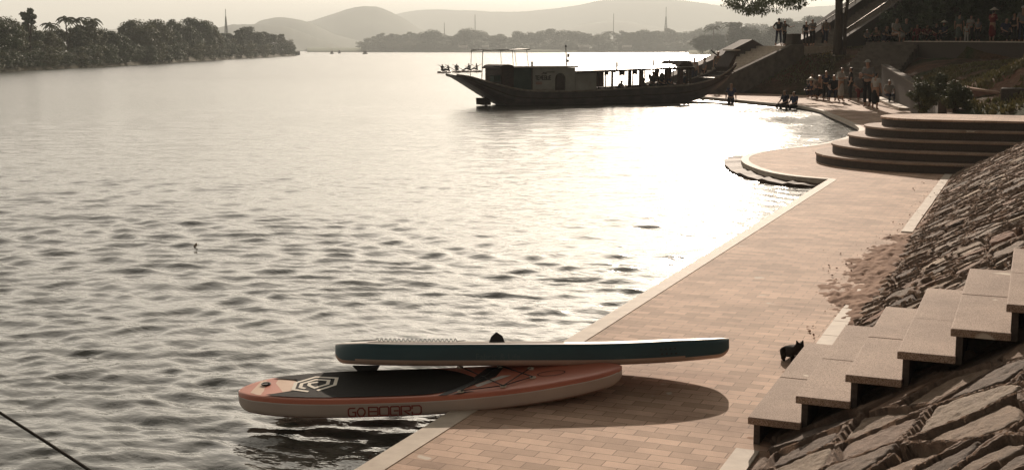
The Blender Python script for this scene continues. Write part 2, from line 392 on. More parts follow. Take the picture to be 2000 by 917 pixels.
# ------------------------------------------------------------------ stone revetment (rubble with raised joints)
def revet_material():
    m, nt, bs = newmat('rubble_stone')
    at = nt.nodes.new('ShaderNodeAttribute'); at.attribute_name = 'stone'
    aj = nt.nodes.new('ShaderNodeAttribute'); aj.attribute_name = 'joint'
    c = ramp(nt, at.outputs['Fac'], [(0, (.13, .095, .075)), (.3, (.25, .185, .14)), (.5, (.35, .26, .19)), (.68, (.32, .175, .115)), (.82, (.32, .255, .205)), (1, (.60, .48, .37))])
    f = noise_tex(nt, 14, 6, .7); v = ramp(nt, f, [(.3, (.55, .53, .5)), (.7, (1.15, 1.12, 1.1))])
    mx = nt.nodes.new('ShaderNodeMix'); mx.data_type = 'RGBA'; mx.blend_type = 'MULTIPLY'; mx.inputs[0].default_value = 1
    nt.links.new(c, mx.inputs[6]); nt.links.new(v, mx.inputs[7])
    mj = nt.nodes.new('ShaderNodeMix'); mj.data_type = 'RGBA'; mj.inputs[7].default_value = (.27, .185, .135, 1)
    nt.links.new(aj.outputs['Fac'], mj.inputs[0]); nt.links.new(mx.outputs[2], mj.inputs[6])
    nt.links.new(mj.outputs[2], bs.inputs['Base Color']); bs.inputs['Roughness'].default_value = .88
    f2 = noise_tex(nt, 40, 6, .75); bump(nt, bs, f2, 1.0, .03)
    return m
def revetment():
    slope = math.tan(rad(28)); allV = []; allF = []; st = []; jt = []; off = 0
    def patch(x0, x1, y0, y1, dx, dy, hmul=1.0, cs=.40):
        nonlocal off
        x = np.arange(x0, x1 + dx * .5, dx); y = np.arange(y0, y1 + dy * .5, dy); X, Y = np.meshgrid(x, y, indexing='xy')
        sx = X / math.cos(rad(28))
        wx = sx + .05 * (fbm(sx * 3, Y * 3, 31) - .5); wy = Y + .05 * (fbm(sx * 3 + 5, Y * 3, 33) - .5)
        U = wx / cs * .82; Vv = wy / cs
        ci = np.floor(U).astype(np.int64); cj = np.floor(Vv).astype(np.int64)
        def hh(i, j, s):
            n = (i * 73856093 ^ j * 19349663 ^ s * 83492791) & 0xffffffff
            n = ((n ^ (n >> 15)) * 2246822519) & 0xffffffff; n = ((n ^ (n >> 13)) * 3266489917) & 0xffffffff
            return ((n ^ (n >> 16)) & 0xffffff) / float(0xffffff)
        d1 = np.full(X.shape, 9.); d2 = np.full(X.shape, 9.); bi = np.zeros(X.shape, np.int64); bj = np.zeros(X.shape, np.int64)
        bx = np.zeros(X.shape); by = np.zeros(X.shape)
        for a in (-1, 0, 1):
            for b in (-1, 0, 1):
                i = ci + a; j = cj + b; qx = i + .12 + .76 * hh(i, j, 1); qy = j + .12 + .76 * hh(i, j, 2)
                d = np.hypot(U - qx, Vv - qy); n1 = d < d1
                d2 = np.where(n1, d1, np.minimum(d2, d)); bi = np.where(n1, i, bi); bj = np.where(n1, j, bj)
                bx = np.where(n1, U - qx, bx); by = np.where(n1, Vv - qy, by); d1 = np.where(n1, d, d1)
        e = (d2 - d1) * cs
        sst = lambda t: np.clip(t, 0, 1) ** 2 * (3 - 2 * np.clip(t, 0, 1))
        # raised joint strap, broken here and there
        brk = fbm(sx * 4.5, Y * 4.5, 41, 3)
        present = sst((brk - .31) / .04)
        jm = (1 - sst((e - .030) / .006)) * present
        rel = hh(bi, bj, 3); tx = (hh(bi, bj, 4) - .5) * .12; ty = (hh(bi, bj, 5) - .6) * .20
        H = .005 + .03 * rel + bx * cs * tx + by * cs * ty + .03 * sst(e / .10) + (fbm(sx * 7, Y * 7, 51, 3) - .5) * .022 + (fbm(sx * 28, Y * 28, 55, 3) - .5) * .012
        gro = (1 - sst((e - .045) / .03)) * (1 - jm)
        H = H * (1 - .8 * gro) - .045 * gro
        Hj = .066 + .02 * (fbm(sx * 4, Y * 4, 62, 2) - .5) + .014 * (fbm(sx * 25, Y * 25, 61, 2) - .5) - .022 * (1 - sst((e - .002) / .006))
        H = np.where(jm > 0, H * (1 - jm) + Hj * jm, H) * hmul
        nx = -math.sin(rad(28)); nz = math.cos(rad(28))
        PX = X + nx * H; PZ = (X + 1.38) * slope + nz * H
        big = np.stack([PX, Y, PZ], -1).reshape(-1, 3)
        allV.append(big); allF.append(gridfaces(*X.shape) + off); off += len(big)
        st.append(hh(bi, bj, 7).ravel()); jt.append(jm.ravel())
    patch(-1.40, .5, 3.6, 8.2, .012, .012)
    patch(-1.40, .5, 8.2, 26.4, .016, .02, 1.0, .29)
    patch(.5, 3.9, 3.6, 8.2, .06, .06); patch(.5, 3.9, 8.2, 26.4, .05, .05, 1.0, .29)
    patch(-1.40, 3.9, -4, 3.6, .06, .06)
    root = npmesh('stone_embankment', np.concatenate(allV), np.concatenate(allF), revet_material(), attrs={'stone': np.concatenate(st), 'joint': np.concatenate(jt)})
    tag(root, 'sloping embankment of rubble stones with raised mortar joints, right of the paved quay', 'stone slope')
revetment()

# ------------------------------------------------------------------ foreground stair of granite slabs
def near_stair():
    root = empty('stone_steps', (-1.57, 7.55, 0)); tag(root, 'flight of thick granite slab steps climbing the stone slope at the lower right', 'steps')
    x = -1.575; z = .19; run = .297; rise = .171
    for i in range(14):
        x0 = x + run * i; zt = z + rise * i
        y0 = 7.55 + random.uniform(-.012, .012); y1 = 9.74
        joint = 8.62 + .1 * random.uniform(-1, 1)
        for a, b in ((y0, joint - .003), (joint + .003, y1)):
            MB().box((x0 + (run + .035) / 2, (a + b) / 2 - 0, zt - .024 + random.uniform(-.0015, .0015)), (run + .035, b - a, .048)).build('tread', m_granite, root, bevel=.007)
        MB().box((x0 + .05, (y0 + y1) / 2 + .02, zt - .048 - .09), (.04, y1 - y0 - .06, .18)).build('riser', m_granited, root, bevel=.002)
    # sloping support wall set back under the treads
    poly = []
    pts = [(-1.5, -.3)]
    mb = MB()
    for i in range(14):
        x0 = x + run * i; zt = z + rise * i
        mb.box((x0 + run / 2 + .08, 8.85, zt - .06 - .25), (run - .006, 1.62, .5))
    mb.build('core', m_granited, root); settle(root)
near_stair()

# ------------------------------------------------------------------ rounded terrace steps
def round_steps():
    cx, cy = -1.95, 29.0; root = empty('round_steps', (cx, cy, 0)); tag(root, 'five rounded terrace steps with dark risers and pale nosings beyond the paved quay', 'steps')
    def outline(r, x1=9.0, n=40):
        pts = [(x1, -r)]
        for i in range(n + 1):
            t = -math.pi / 2 - math.pi * i / n; pts.append((r * math.cos(t), r * math.sin(t)))
        pts.append((x1, r)); return pts
    rise = .205
    for i in range(5):
        r = 2.68 - .352 * i; z = rise * (i + 1)
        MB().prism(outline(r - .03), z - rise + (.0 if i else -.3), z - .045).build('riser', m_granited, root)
        MB().prism(outline(r), z - .045, z).build('tread', m_granite if i < 4 else m_pave, root, bevel=.008)
round_steps()

# ------------------------------------------------------------------ stroke lettering
STROKE = {
 'G': [[(.95, 1), (.2, 1), (0, .8), (0, .2), (.2, 0), (.95, 0), (.95, .5), (.5, .5)]],
 'o': [[(.3, 1), (.7, 1), (1, .65), (1, .35), (.75, 0), (.25, 0), (0, .35), (0, .65), (.3, 1)]],
 'B': [[(0, 1), (.9, 1), (1, .88), (1, .12), (.9, 0), (0, 0), (0, 1)], [(0, .5), (.9, .5)]],
 'O': [[(.1, 1), (.9, 1), (1, .88), (1, .12), (.9, 0), (.1, 0), (0, .12), (0, .88), (.1, 1)]],
 'A': [[(.9, 0), (.9, .0), (1, .0), (1, .88), (.9, 1), (.1, 1), (0, .88), (0, .12), (.1, 0), (.75, 0)], [(.35, .5), (.9, .5)]],
 'R': [[(0, 0), (0, 1), (.9, 1), (1, .88), (1, .55), (.9, .45), (.3, .45), (.95, 0)]],
 'D': [[(0, .62), (0, 1), (.8, 1), (1, .8), (1, .2), (.8, 0), (0, 0), (0, .35)]],
 'T': [[(0, 1), (1, 1)], [(.5, .9), (.5, 0)]], 'E': [[(1, 1), (0, 1), (0, 0), (1, 0)], [(.1, .5), (.8, .5)]],
 'N': [[(0, 0), (0, 1), (1, 0), (1, 1)]], 'U': [[(0, 1), (0, .1), (.1, 0), (.9, 0), (1, .1), (1, 1)]],
 'J': [[(1, 1), (1, .1), (.9, 0), (.1, 0), (0, .2)]], 'S': [[(1, 1), (0, 1), (0, .55), (1, .45), (1, 0), (0, 0)]],
 'M': [[(0, 0), (0, 1), (.5, .4), (1, 1), (1, 0)]],
}
def ribbon(poly, th):
    """2-D mitred ribbon: list of left/right point pairs"""
    pts = [Vector(p) for p in poly]; closed = (pts[0] - pts[-1]).length < 1e-5; n = len(pts); out = []
    for i in range(n):
        if closed: a = pts[i - 1] if i else pts[-2]; b = pts[i + 1] if i < n - 1 else pts[1]
        else: a = pts[max(i - 1, 0)]; b = pts[min(i + 1, n - 1)]
        d1 = (pts[i] - a); d2 = (b - pts[i])
        if d1.length < 1e-6: d1 = d2
        if d2.length < 1e-6: d2 = d1
        d1 = d1.normalized(); d2 = d2.normalized(); t = (d1 + d2)
        t = d2 if t.length < 1e-4 else t.normalized()
        nrm = Vector((-t.y, t.x)); k = 1 / max(.45, nrm.dot(Vector((-d2.y, d2.x)))); out.append((pts[i] + nrm * th / 2 * k, pts[i] - nrm * th / 2 * k))
    return out
def strokes_mesh(polys, th, fmap, sub=.05):
    """polys: 2-D polylines; fmap(a,b,lift)->3-D"""
    mb = MB()
    for j, poly in enumerate(polys):
        pp = []
        for i in range(len(poly) - 1):
            a = Vector(poly[i]); b = Vector(poly[i + 1]); k = max(1, int((b - a).length / sub))
            for q in range(k): pp.append(a.lerp(b, q / k))
        pp.append(Vector(poly[-1]))
        rb = ribbon(pp, th); vs = []
        for l, r in rb: vs += [fmap(l.x, l.y, .0012 + .0003 * (j % 4)), fmap(r.x, r.y, .0012 + .0003 * (j % 4))]
        mb.add(vs, [(2 * i, 2 * i + 1, 2 * i + 3, 2 * i + 2) for i in range(len(rb) - 1)])
    return mb
def word(txt, w, h, gap, widths=None):
    polys = []; x = 0
    for ch in txt:
        if ch == ' ': x += w * .35; continue
        cw = w * ((widths or {}).get(ch, 1))
        for s in STROKE[ch]: polys.append([(x + a * cw, b * h) for a, b in s])
        x += cw + gap
    return polys, x - gap
def font_mesh(txt, size):
    c = bpy.data.curves.new('lettering', 'FONT'); c.body = txt; c.size = size; c.resolution_u = 3
    o = bpy.data.objects.new('lettering', c); COL.objects.link(o)
    me = bpy.data.meshes.new_from_object(o.evaluated_get(bpy.context.evaluated_depsgraph_get()))
    vs = [tuple(v.co) for v in me.vertices]; fs = [tuple(p.vertices) for p in me.polygons]
    bpy.data.objects.remove(o); bpy.data.curves.remove(c); bpy.data.meshes.remove(me); return vs, fs

# ------------------------------------------------------------------ inflatable boards
class Board:
    def __init__(s, L, Wd, T, nose_lift, nose_pow=2.2, nose_start=.45, tail_lift=.0, nosep=2.4, tailp=3.0, nose_w=.25, tail_w=.42):
        s.L, s.W, s.T = L, Wd, T; s.nl, s.np_, s.ns, s.tl = nose_lift, nose_pow, nose_start, tail_lift; s.a, s.b = nosep, tailp; s.nw = nose_w; s.tw = tail_w
    def half(s, t):
        # smooth outline: rounded ends, parallel-ish middle
        u = min(t / s.tw, 1.0); v = min((1 - t) / s.nw2, 1.0) if hasattr(s, 'nw2') else min((1 - t) / .5, 1.0)
        fa = (1 - (1 - u) ** s.b) ** .5 if u < 1 else 1; fb = (1 - (1 - v) ** s.a) ** .5 if v < 1 else 1
        return max(.012, s.W / 2 * fa * fb)
    def zc(s, t):
        z = 0
        if t > s.ns: z += s.nl * ((t - s.ns) / (1 - s.ns)) ** s.np_
        if t < .25: z += s.tl * ((.25 - t) / .25) ** 2
        z += s.T * .56 * s.end(t)
        return z
    def end(s, t): return 1 - math.sqrt(max(0, 1 - (max(0, (t - .965) / .035, (.03 - t) / .03) * .93) ** 2))
    def thick(s, t): return s.T * (1 - .12 * max(0, (t - .85) / .15) - .1 * max(0, (.08 - t) / .08)) * (1 - .72 * s.end(t))
    def section(s, t):
        w = s.half(t); T = s.thick(t); r = min(.042, T * .34, w * .9); z = s.zc(t); x = t * s.L; pts = []
        def arc(cy, cz, a0, a1, n=5):
            for i in range(n + 1):
                a = a0 + (a1 - a0) * i / n; pts.append((x, cy + r * math.cos(a), cz + r * math.sin(a)))
        bul = .008
        ys = [-w + r + (2 * (w - r)) * i / 10 for i in range(1, 10)]
        arc(-w + r, z + T - r, math.pi, math.pi / 2)
        pts += [(x, y, z + T) for y in ys]
        arc(w - r, z + T - r, math.pi / 2, 0)
        arc(w - r, z + r, 0, -math.pi / 2)
        pts += [(x, y, z) for y in reversed(ys)]
        arc(-w + r, z + r, -math.pi / 2, -math.pi)
        return pts
    def ts(s, n=70):
        return [.5 - .5 * math.cos(math.pi * (i / n)) for i in range(n + 1)]
    def hull(s):
        ts = s.ts(); ts[0] = .0008; ts[-1] = .9992; rows = [s.section(t) for t in ts]; k = len(rows[0]); mb = MB()
        vs = [p for r in rows for p in r]
        fs = [(i * k + j, i * k + (j + 1) % k, (i + 1) * k + (j + 1) % k, (i + 1) * k + j) for i in range(len(rows) - 1) for j in range(k)]
        fs += [tuple(range(k)), tuple(range((len(rows) - 1) * k, len(rows) * k))[::-1]]
        mb.add(vs, fs); return mb, k, len(rows)
    def deck(s, x, y, lift=.0):                      # point on the top face, board coordinates in metres
        t = x / s.L; return Vector((x, y, s.zc(t) + s.thick(t) + lift))
    def side(s, x, z, lift=.0):                      # point on the near (−y) rail face
        t = x / s.L; e = .004; w = s.half(t); dw = (s.half(t + e) - s.half(t - e)) / (2 * e * s.L); nrm = Vector((-dw, -1, 0)).normalized() if True else None
        T = s.thick(t); return Vector((x, -w, s.zc(t) + z * T)) + Vector((-dw * 1.0, -1, 0)).normalized() * lift
def frame(origin, xdir, roll):
    x = Vector(xdir).normalized(); y = Vector((0, 0, 1)).cross(x).normalized(); z = x.cross(y)
    R_ = Matrix((x, y, z)).transposed()
    return Matrix.Translation(origin) @ R_.to_4x4() @ Matrix.Rotation(roll, 4, 'X')
def paint(o, k, nrow, rule, mats):
    """assign a material per hull face by rule(t, face centre, normal)"""
    me = o.data; me.materials.clear()
    for m in mats: me.materials.append(m)
    for p in me.polygons: p.material_index = rule(p.center, p.normal)

m_pvc_w = g('cream_pvc', (.56, .46, .40), (.48, .39, .34), 3, .42, .05, .002)
m_pvc_wt = g('white_pvc', (.72, .66, .60), (.62, .56, .50), 3, .4)
m_pvc_o = g('orange_pvc', (.60, .20, .12), (.50, .155, .095), 2, .42)
m_eva = g('black_foam_pad', (.022, .020, .018), (.012, .011, .010), 60, .75, .6, .003)
m_teal = g('dark_teal_pvc', (.028, .085, .105), (.018, .058, .075), 2, .42)
m_red = g('dark_red_print', (.28, .06, .045), (.22, .05, .04), 4, .5)
m_emb = g('cream_print', (.72, .66, .55), (.62, .56, .46), 4, .5)
m_ghost = g('faint_grey_print', (.06, .11, .125), (.045, .09, .105), 4, .45)
m_black = g('black_rubber', (.018, .016, .015), (.010, .009, .008), 20, .55)

def orange_board():
    b = Board(2.78, .74, .138, .10, nose_pow=2.2, nose_start=.40, tail_lift=.0, nosep=2.3, tailp=2.6); b.nw2 = .62; b.tw = .36
    tail = Q(467, 772, 8.60); nose = Q(1214, 772, 8.74)
    root = empty('paddle_board'); tag(root, 'orange and cream GO BOARD paddle board with black foam pad, tail over the water', 'paddle board')
    d = nose - tail; d.z = 0.05
    org = tail.copy(); org.z = -.045
    root.matrix_world = frame(org, d, rad(2.0))
    mb, k, n = b.hull(); h = mb.build('hull', m_pvc_w, root, smooth=True)
    def rule(c, nn):
        t = c.x / b.L; rel = (c.z - b.zc(t)) / b.thick(t)
        if rel > .80: return 1
        return 0 if rel > .1 else 2
    paint(h, k, n, rule, [m_pvc_w, m_pvc_o, g('underside_pvc', (.40, .24, .19), (.32, .19, .15), 3, .5)])
    # white welt along the upper rail
    for sgn in (-1,):
        pts = []
        for i in range(60):
            t = .015 + .97 * i / 59; w = b.half(t); pts.append((t * b.L, sgn * (w + .0005), b.zc(t) + b.thick(t) * .77))
        MB().tube(pts, .0035, 5).build('rail_seam', m_pvc_wt, root)
    # foam pad: outline with a point at the nose side and a scalloped tail
    def pad_half(x):
        w = b.half(x / b.L) - .055
        if x > 1.30: w *= max(0, (1 - ((x - 1.30) / .42) ** 2.4))
        if x < .16: w = min(w, .0 + b.half(x / b.L) - .05)
        return max(w, .0)
    xs = [.15 + (1.70 - .15) * i / 70 for i in range(71)]; vs = []; m_ = 9
    for x in xs:
        w = pad_half(x)
        for j in range(m_):
            y = -w + 2 * w * j / (m_ - 1)
            xx = x
            if x < .42: xx = x + max(0, (.42 - x)) * (.95 if abs(y) < .15 else max(0, 1 - (abs(y) - .15) / .05) * .95) * (1 if True else 0)
            vs.append(b.deck(xx, y, .006))
    fs = [(i * m_ + j, i * m_ + j + 1, (i + 1) * m_ + j + 1, (i + 1) * m_ + j) for i in range(70) for j in range(m_ - 1)]
    MB().add(vs, fs).build('foam_pad', m_eva, root)
    # emblem of nested angular lines
    def em(a, c_, l): return b.deck(.40 + a * .30, -.17 + c_ * .36, .0075 + l)
    polys = [[(.40, .02), (.02, .18), (.02, .62), (.45, .98), (.98, .86), (.98, .40), (.60, .06)],
             [(.30, .22), (.17, .30), (.17, .55), (.48, .80), (.80, .72), (.80, .46), (.52, .24), (.36, .42), (.36, .56), (.56, .62)]]
    strokes_mesh(polys, .085, em, .2).build('emblem', m_emb, root)
    # side lettering
    poly, wtot = word('Go', .056, .060, .012); poly2, w2 = word('BOARD', .068, .062, .013)
    allp = [[(x, y * .97) for x, y in p] for p in poly] + [[(x + wtot + .028, y) for x, y in p] for p in poly2]
    def sf(a, c_, l): return b.side(.815 + a, .16 + c_ / b.T * 1.0, l + .0005)
    allp = [[(x * .93, y) for x, y in p] for p in allp]
    strokes_mesh(allp, .0105, sf, .02).build('lettering', m_red, root)
    # dark deck stripes and pale flash near the bungee
    def dk(a, c_, l): return b.deck(a, c_, .002 + l)
    def patch(pts, nm, m, lift=.0): return MB().add([dk(x, y, lift) for x, y in pts], [tuple(range(len(pts)))]).build(nm, m, root)
    patch([(1.44, -.335), (1.50, -.338), (1.86, .02), (1.93, .25), (1.80, .25), (1.68, .0)], 'deck_stripe', m_black)
    patch([(1.70, -.15), (1.72, -.20), (1.97, .02), (1.90, .03)], 'deck_stripe', m_pvc_wt, .001)
    patch([(1.52, -.330), (1.60, -.326), (1.70, -.285), (1.62, -.28)], 'deck_stripe', m_black, .001)
    patch([(.10, -.10), (.16, -.17), (.30, -.20), (.42, -.13), (.42, .12), (.30, .2), (.14, .16)], 'tail_patch', g('peach_pvc', (.72, .50, .36), (.64, .43, .30), 3, .45), -.0008)
    # rings and bungee
    rings = [(1.60, -.295), (1.60, .295), (1.90, -.245), (1.90, .245), (2.12, -.10), (2.12, .12)]
    for x, y in rings:
        mb = MB(); c = b.deck(x, y, .004)
        mb.tube([c + Vector((.022 * math.cos(a), .022 * math.sin(a), .006)) for a in [i * math.pi / 6 for i in range(12)] + [0]], .0035, 5)
        mb.box(c, (.035, .035, .004)); mb.build('ring', m_emb, root)
    path = [rings[0], rings[3], rings[5], rings[2], rings[1]]; mb = MB()
    for seq in ([0, 3, 4], [1, 2, 5], [0, 2], [2, 4]):
        for a, c_ in zip(seq[:-1], seq[1:]): mb.bar(b.deck(*rings[a], .014), b.deck(*rings[c_], .014), .0042, 6)
    mb.build('bungee_cord', m_black, root)
    mb = MB(); c = b.deck(2.26, -.10, .002)
    ring = [[(2.26 + .10 * math.cos(i * math.pi / 10), -.03 + .055 * math.sin(i * math.pi / 10)) for i in range(21)]]
    strokes_mesh(ring, .008, dk, .05).build('nose_badge', m_black, root)
    cc = b.deck(.19, .06, .004); mb = MB()
    mb.tube([cc + Vector((.03 * math.cos(i * math.pi / 8), .03 * math.sin(i * math.pi / 8), .003)) for i in range(17)], .006, 5); mb.box(cc, (.03, .03, .008)); mb.build('valve', m_black, root)
    # fin under the tail
    MB().add([(.28, -.006, 0), (.48, -.006, 0), (.36, -.004, -.09), (.26, -.004, -.085), (.28, .006, 0), (.48, .006, 0), (.36, .004, -.09), (.26, .004, -.085)],
             [(0, 1, 2, 3), (7, 6, 5, 4), (0, 3, 7, 4), (1, 5, 6, 2), (3, 2, 6, 7), (0, 4, 5, 1)]).build('fin', m_black, root)
    return root
orange_board()

def teal_board():
    b = Board(3.02, .74, .165, .058, nose_pow=2.0, nose_start=.6, tail_lift=.015, nosep=2.0, tailp=2.4); b.nw2 = .50; b.tw = .25
    tail = Q(655, 706, 9.16); nose = Q(1445, 706, 9.18)
    root = empty('paddle_board'); tag(root, 'dark teal paddle board with a pale top resting across the orange board', 'paddle board')
    org = tail.copy(); org.z = .118; d = nose - tail; d.z = 0.0
    root.matrix_world = frame(org, d, rad(-12.6))
    mb, k, n = b.hull(); h = mb.build('hull', m_teal, root, smooth=True)
    def rule(c, nn):
        t = c.x / b.L; rel = (c.z - b.zc(t)) / b.thick(t)
        if rel > .93: return 1
        return 0 if rel > .22 else 2
    paint(h, k, n, rule, [m_teal, m_pvc_wt, g('pale_underside', (.50, .36, .29), (.42, .30, .24), 3, .5)])
    # grooved foam pad strip, handle lump, leash coil along the near edge
    vs = []; fs = []; xs = [.25 + 1.5 * i / 40 for i in range(41)]
    for x in xs:
        w = b.half(x / b.L) - .07; vs += [b.deck(x, -w, .006), b.deck(x, w, .006)]
    MB().add(vs, [(2 * i, 2 * i + 1, 2 * i + 3, 2 * i + 2) for i in range(40)]).build('foam_pad', g('grey_foam_pad', (.38, .34, .30), (.26, .23, .20), 40, .8, .6, .004), root)
    c = b.deck(1.24, -.1, .0)
    hb = MB(); prof = [(-.065, 0), (-.045, .05), (-.005, .085), (.04, .055), (.06, .0)]
    vs = [c + Vector((x, y, z * 1.0)) for y in (-.05, .05) for x, z in prof]
    hb.add(vs, [(0, 1, 2, 3, 4), (9, 8, 7, 6, 5)] + [(i, i + 5, (i + 1) % 5 + 5, (i + 1) % 5) for i in range(5)])
    hb.build('carry_handle', m_black, root, bevel=.006)
    pts = []
    for i in range(260):
        a = i / 260; x = .33 + a * .62; ph = a * 2 * math.pi * 19; pts.append(b.deck(x, -.18 + .010 * math.cos(ph), .022 + .011 * math.sin(ph)))
    MB().tube([b.deck(.14, -.17, .012), b.deck(.22, -.18, .016)] + pts + [b.deck(1.0, -.16, .02)], .0035, 5).build('leash', m_black, root)
    # faint side lettering
    vs, fs = font_mesh('Fabric & Life', .072)
    mw = max(v[0] for v in vs); vs2 = [b.side(1.08 + v[0] * .33 / mw, .30 + v[1] / b.T * .85, .0015) for v in vs]
    MB().add(vs2, fs).build('lettering', m_ghost, root)
    mb = MB()
    for r_ in range(2):
        for q in range(4):
            x = 2.46 + q * .036 + .008 * r_; z = .62 - .22 * r_
            star = []
            for i in range(10):
                rr = .010 if i % 2 == 0 else .0048; a = math.pi / 2 + i * math.pi / 5; star.append(b.side(x + rr * math.cos(a), z + rr * math.sin(a) / b.T, .0015))
            mb.add(star, [tuple(range(10))])
    mb.build('star_marks', m_black, root)
    # fin box and short fin resting on the orange board
    MB().add([(.15, -.21, 0), (.36, -.21, 0), (.33, -.20, -.05), (.20, -.20, -.05), (.15, -.15, 0), (.36, -.15, 0), (.33, -.16, -.05), (.20, -.16, -.05)],
             [(0, 1, 2, 3), (7, 6, 5, 4), (0, 3, 7, 4), (1, 5, 6, 2), (3, 2, 6, 7), (0, 4, 5, 1)]).build('fin', m_black, root, bevel=.01)
    return root
teal_board()

# mooring rope crossing the lower left corner
pts = [Q(-260, 700, 7.4), Q(-60, 772, 6.4), Q(0, 805, 6.0), Q(90, 862, 5.5), Q(175, 917, 5.0), Q(300, 1010, 4.4)]
tag(MB().tube([tuple(p) for p in pts], .0075, 8).build('mooring_rope', g('dark_rope', (.035, .028, .022), (.02, .016, .012), 90, .9, .6, .004), smooth=True), 'dark mooring rope stretched over the water at the lower left corner', 'rope')

# ------------------------------------------------------------------ hills across the river
def hill(name, prof, D, depth, seed, base=-1.0):
    """prof: (px u, px v) ridge line seen in the distance, built as a real ridge with slopes on both sides"""
    us = np.linspace(prof[0][0], prof[-1][0], 90); vs_ = np.interp(us, [p[0] for p in prof], [p[1] for p in prof])
    k = np.ones(7) / 7; vs_ = np.convolve(np.pad(vs_, 3, 'edge'), k, 'valid')
    vs_ = vs_ + np.array([(mnoise.noise(Vector((u * .02, seed * 7.3, 0))) * 3.0 + mnoise.noise(Vector((u * .07, seed * 3.1, 5))) * 1.3) * min(1, (97 - v) / 25) for u, v in zip(us, vs_)])
    rows = []
    offs = np.linspace(-1, 1, 21)
    for o in offs:
        f = math.cos(o * math.pi / 2) ** 1.4
        for u, v in zip(us, vs_):
            top = Q(u, v, D); p = Q(u, 97, D + o * depth)
            z = top.z * f + (mnoise.noise(Vector((p.x, p.y, seed)) / (depth * .35)) * .22 + mnoise.noise(Vector((p.x, p.y, seed)) / (depth * .07)) * .05) * top.z * (1 - f) * 1.0
            rows.append((p.x, p.y, max(z, 0) * 1.0 + base))
    o = npmesh(name, rows, gridfaces(21, 90), m_hillfar, smooth=True); o['kind'] = 'structure'
hill('hills', [(-900, 60), (-300, 50), (100, 62), (300, 50), (385, 36), (420, 46), (470, 70), (560, 95)], 4300, 900, 1)
hill('hills', [(380, 96), (410, 58), (450, 47), (500, 45), (560, 50), (640, 80), (700, 97)], 2300, 350, 2)
hill('hills', [(430, 97), (480, 58), (510, 40), (550, 32), (585, 36), (620, 50), (670, 72), (740, 88), (830, 96)], 2900, 500, 3)
hill('hills', [(520, 97), (590, 46), (640, 30), (690, 13), (720, 10), (745, 13), (780, 30), (820, 55), (870, 75), (950, 97)], 3600, 700, 4)
hill('hills', [(690, 60), (760, 26), (820, 18), (880, 18), (960, 22), (1040, 26), (1090, 14), (1150, 4), (1230, -4), (1330, 0), (1420, 12), (1500, 20), (1600, 10), (1700, 8), (1900, 30), (2300, 60)], 5600, 1200, 5)
hill('hills', [(940, 97), (1060, 70), (1140, 45), (1200, 38), (1280, 52), (1370, 62), (1460, 50), (1540, 34), (1640, 26), (1760, 50), (1900, 97)], 4200, 600, 6)

# ------------------------------------------------------------------ foliage
def leafcloud(rng, clumps, nleaf, size, spread, droop=0.0, flat=.75):
    """clumps: (n,3) centres and radii (n,); returns quads"""
    C = np.repeat(clumps[:, :3], nleaf, 0); Rr = np.repeat(clumps[:, 3], nleaf)
    n = len(C); d = rng.normal(size=(n, 3)); d /= np.linalg.norm(d, axis=1)[:, None]
    rr = Rr * rng.random(n) ** .45 * spread
    c = C + d * rr[:, None] * np.array([1, 1, flat])
    nrm = d + rng.normal(size=(n, 3)) * .7 + np.array([0, 0, .5]); nrm /= np.linalg.norm(nrm, axis=1)[:, None]
    a = np.cross(nrm, rng.normal(size=(n, 3))); a /= np.linalg.norm(a, axis=1)[:, None]; b = np.cross(nrm, a)
    s = size * rng.uniform(.55, 1.3, n)[:, None]; L = s * 1.5
    V = np.stack([c - a * s * .5, c + b * L * .45 , c + a * s * .5, c - b * L * .55 - np.array([0, 0, droop]) * s], 1).reshape(-1, 3)
    return V
def crown_clumps(rng, n, rx, rz, cz, irr=.35, ry=None):
    d = rng.normal(size=(n, 3)); d /= np.linalg.norm(d, axis=1)[:, None]
    r = rng.random(n) ** .4
    r = np.minimum(r, .97); lob = 1 + irr * np.sin(d[:, 0] * 3.1 + rng.uniform(0, 6)) * np.cos(d[:, 1] * 2.7 + rng.uniform(0, 6)) + irr * .25 * rng.normal(size=n) * .5
    lob = np.clip(lob, .65, 1.18)
    c = d * (r * lob)[:, None] * np.array([rx, ry or rx, rz]); c[:, 2] += cz
    rad_ = rng.uniform(.2, .36, n) * min(rx, rz)
    return np.concatenate([c, rad_[:, None]], 1)
def quadmesh(name, V, m):
    n = len(V) // 4; Fq = np.arange(n * 4).reshape(n, 4)
    o = npmesh(name, V, Fq, m); return o
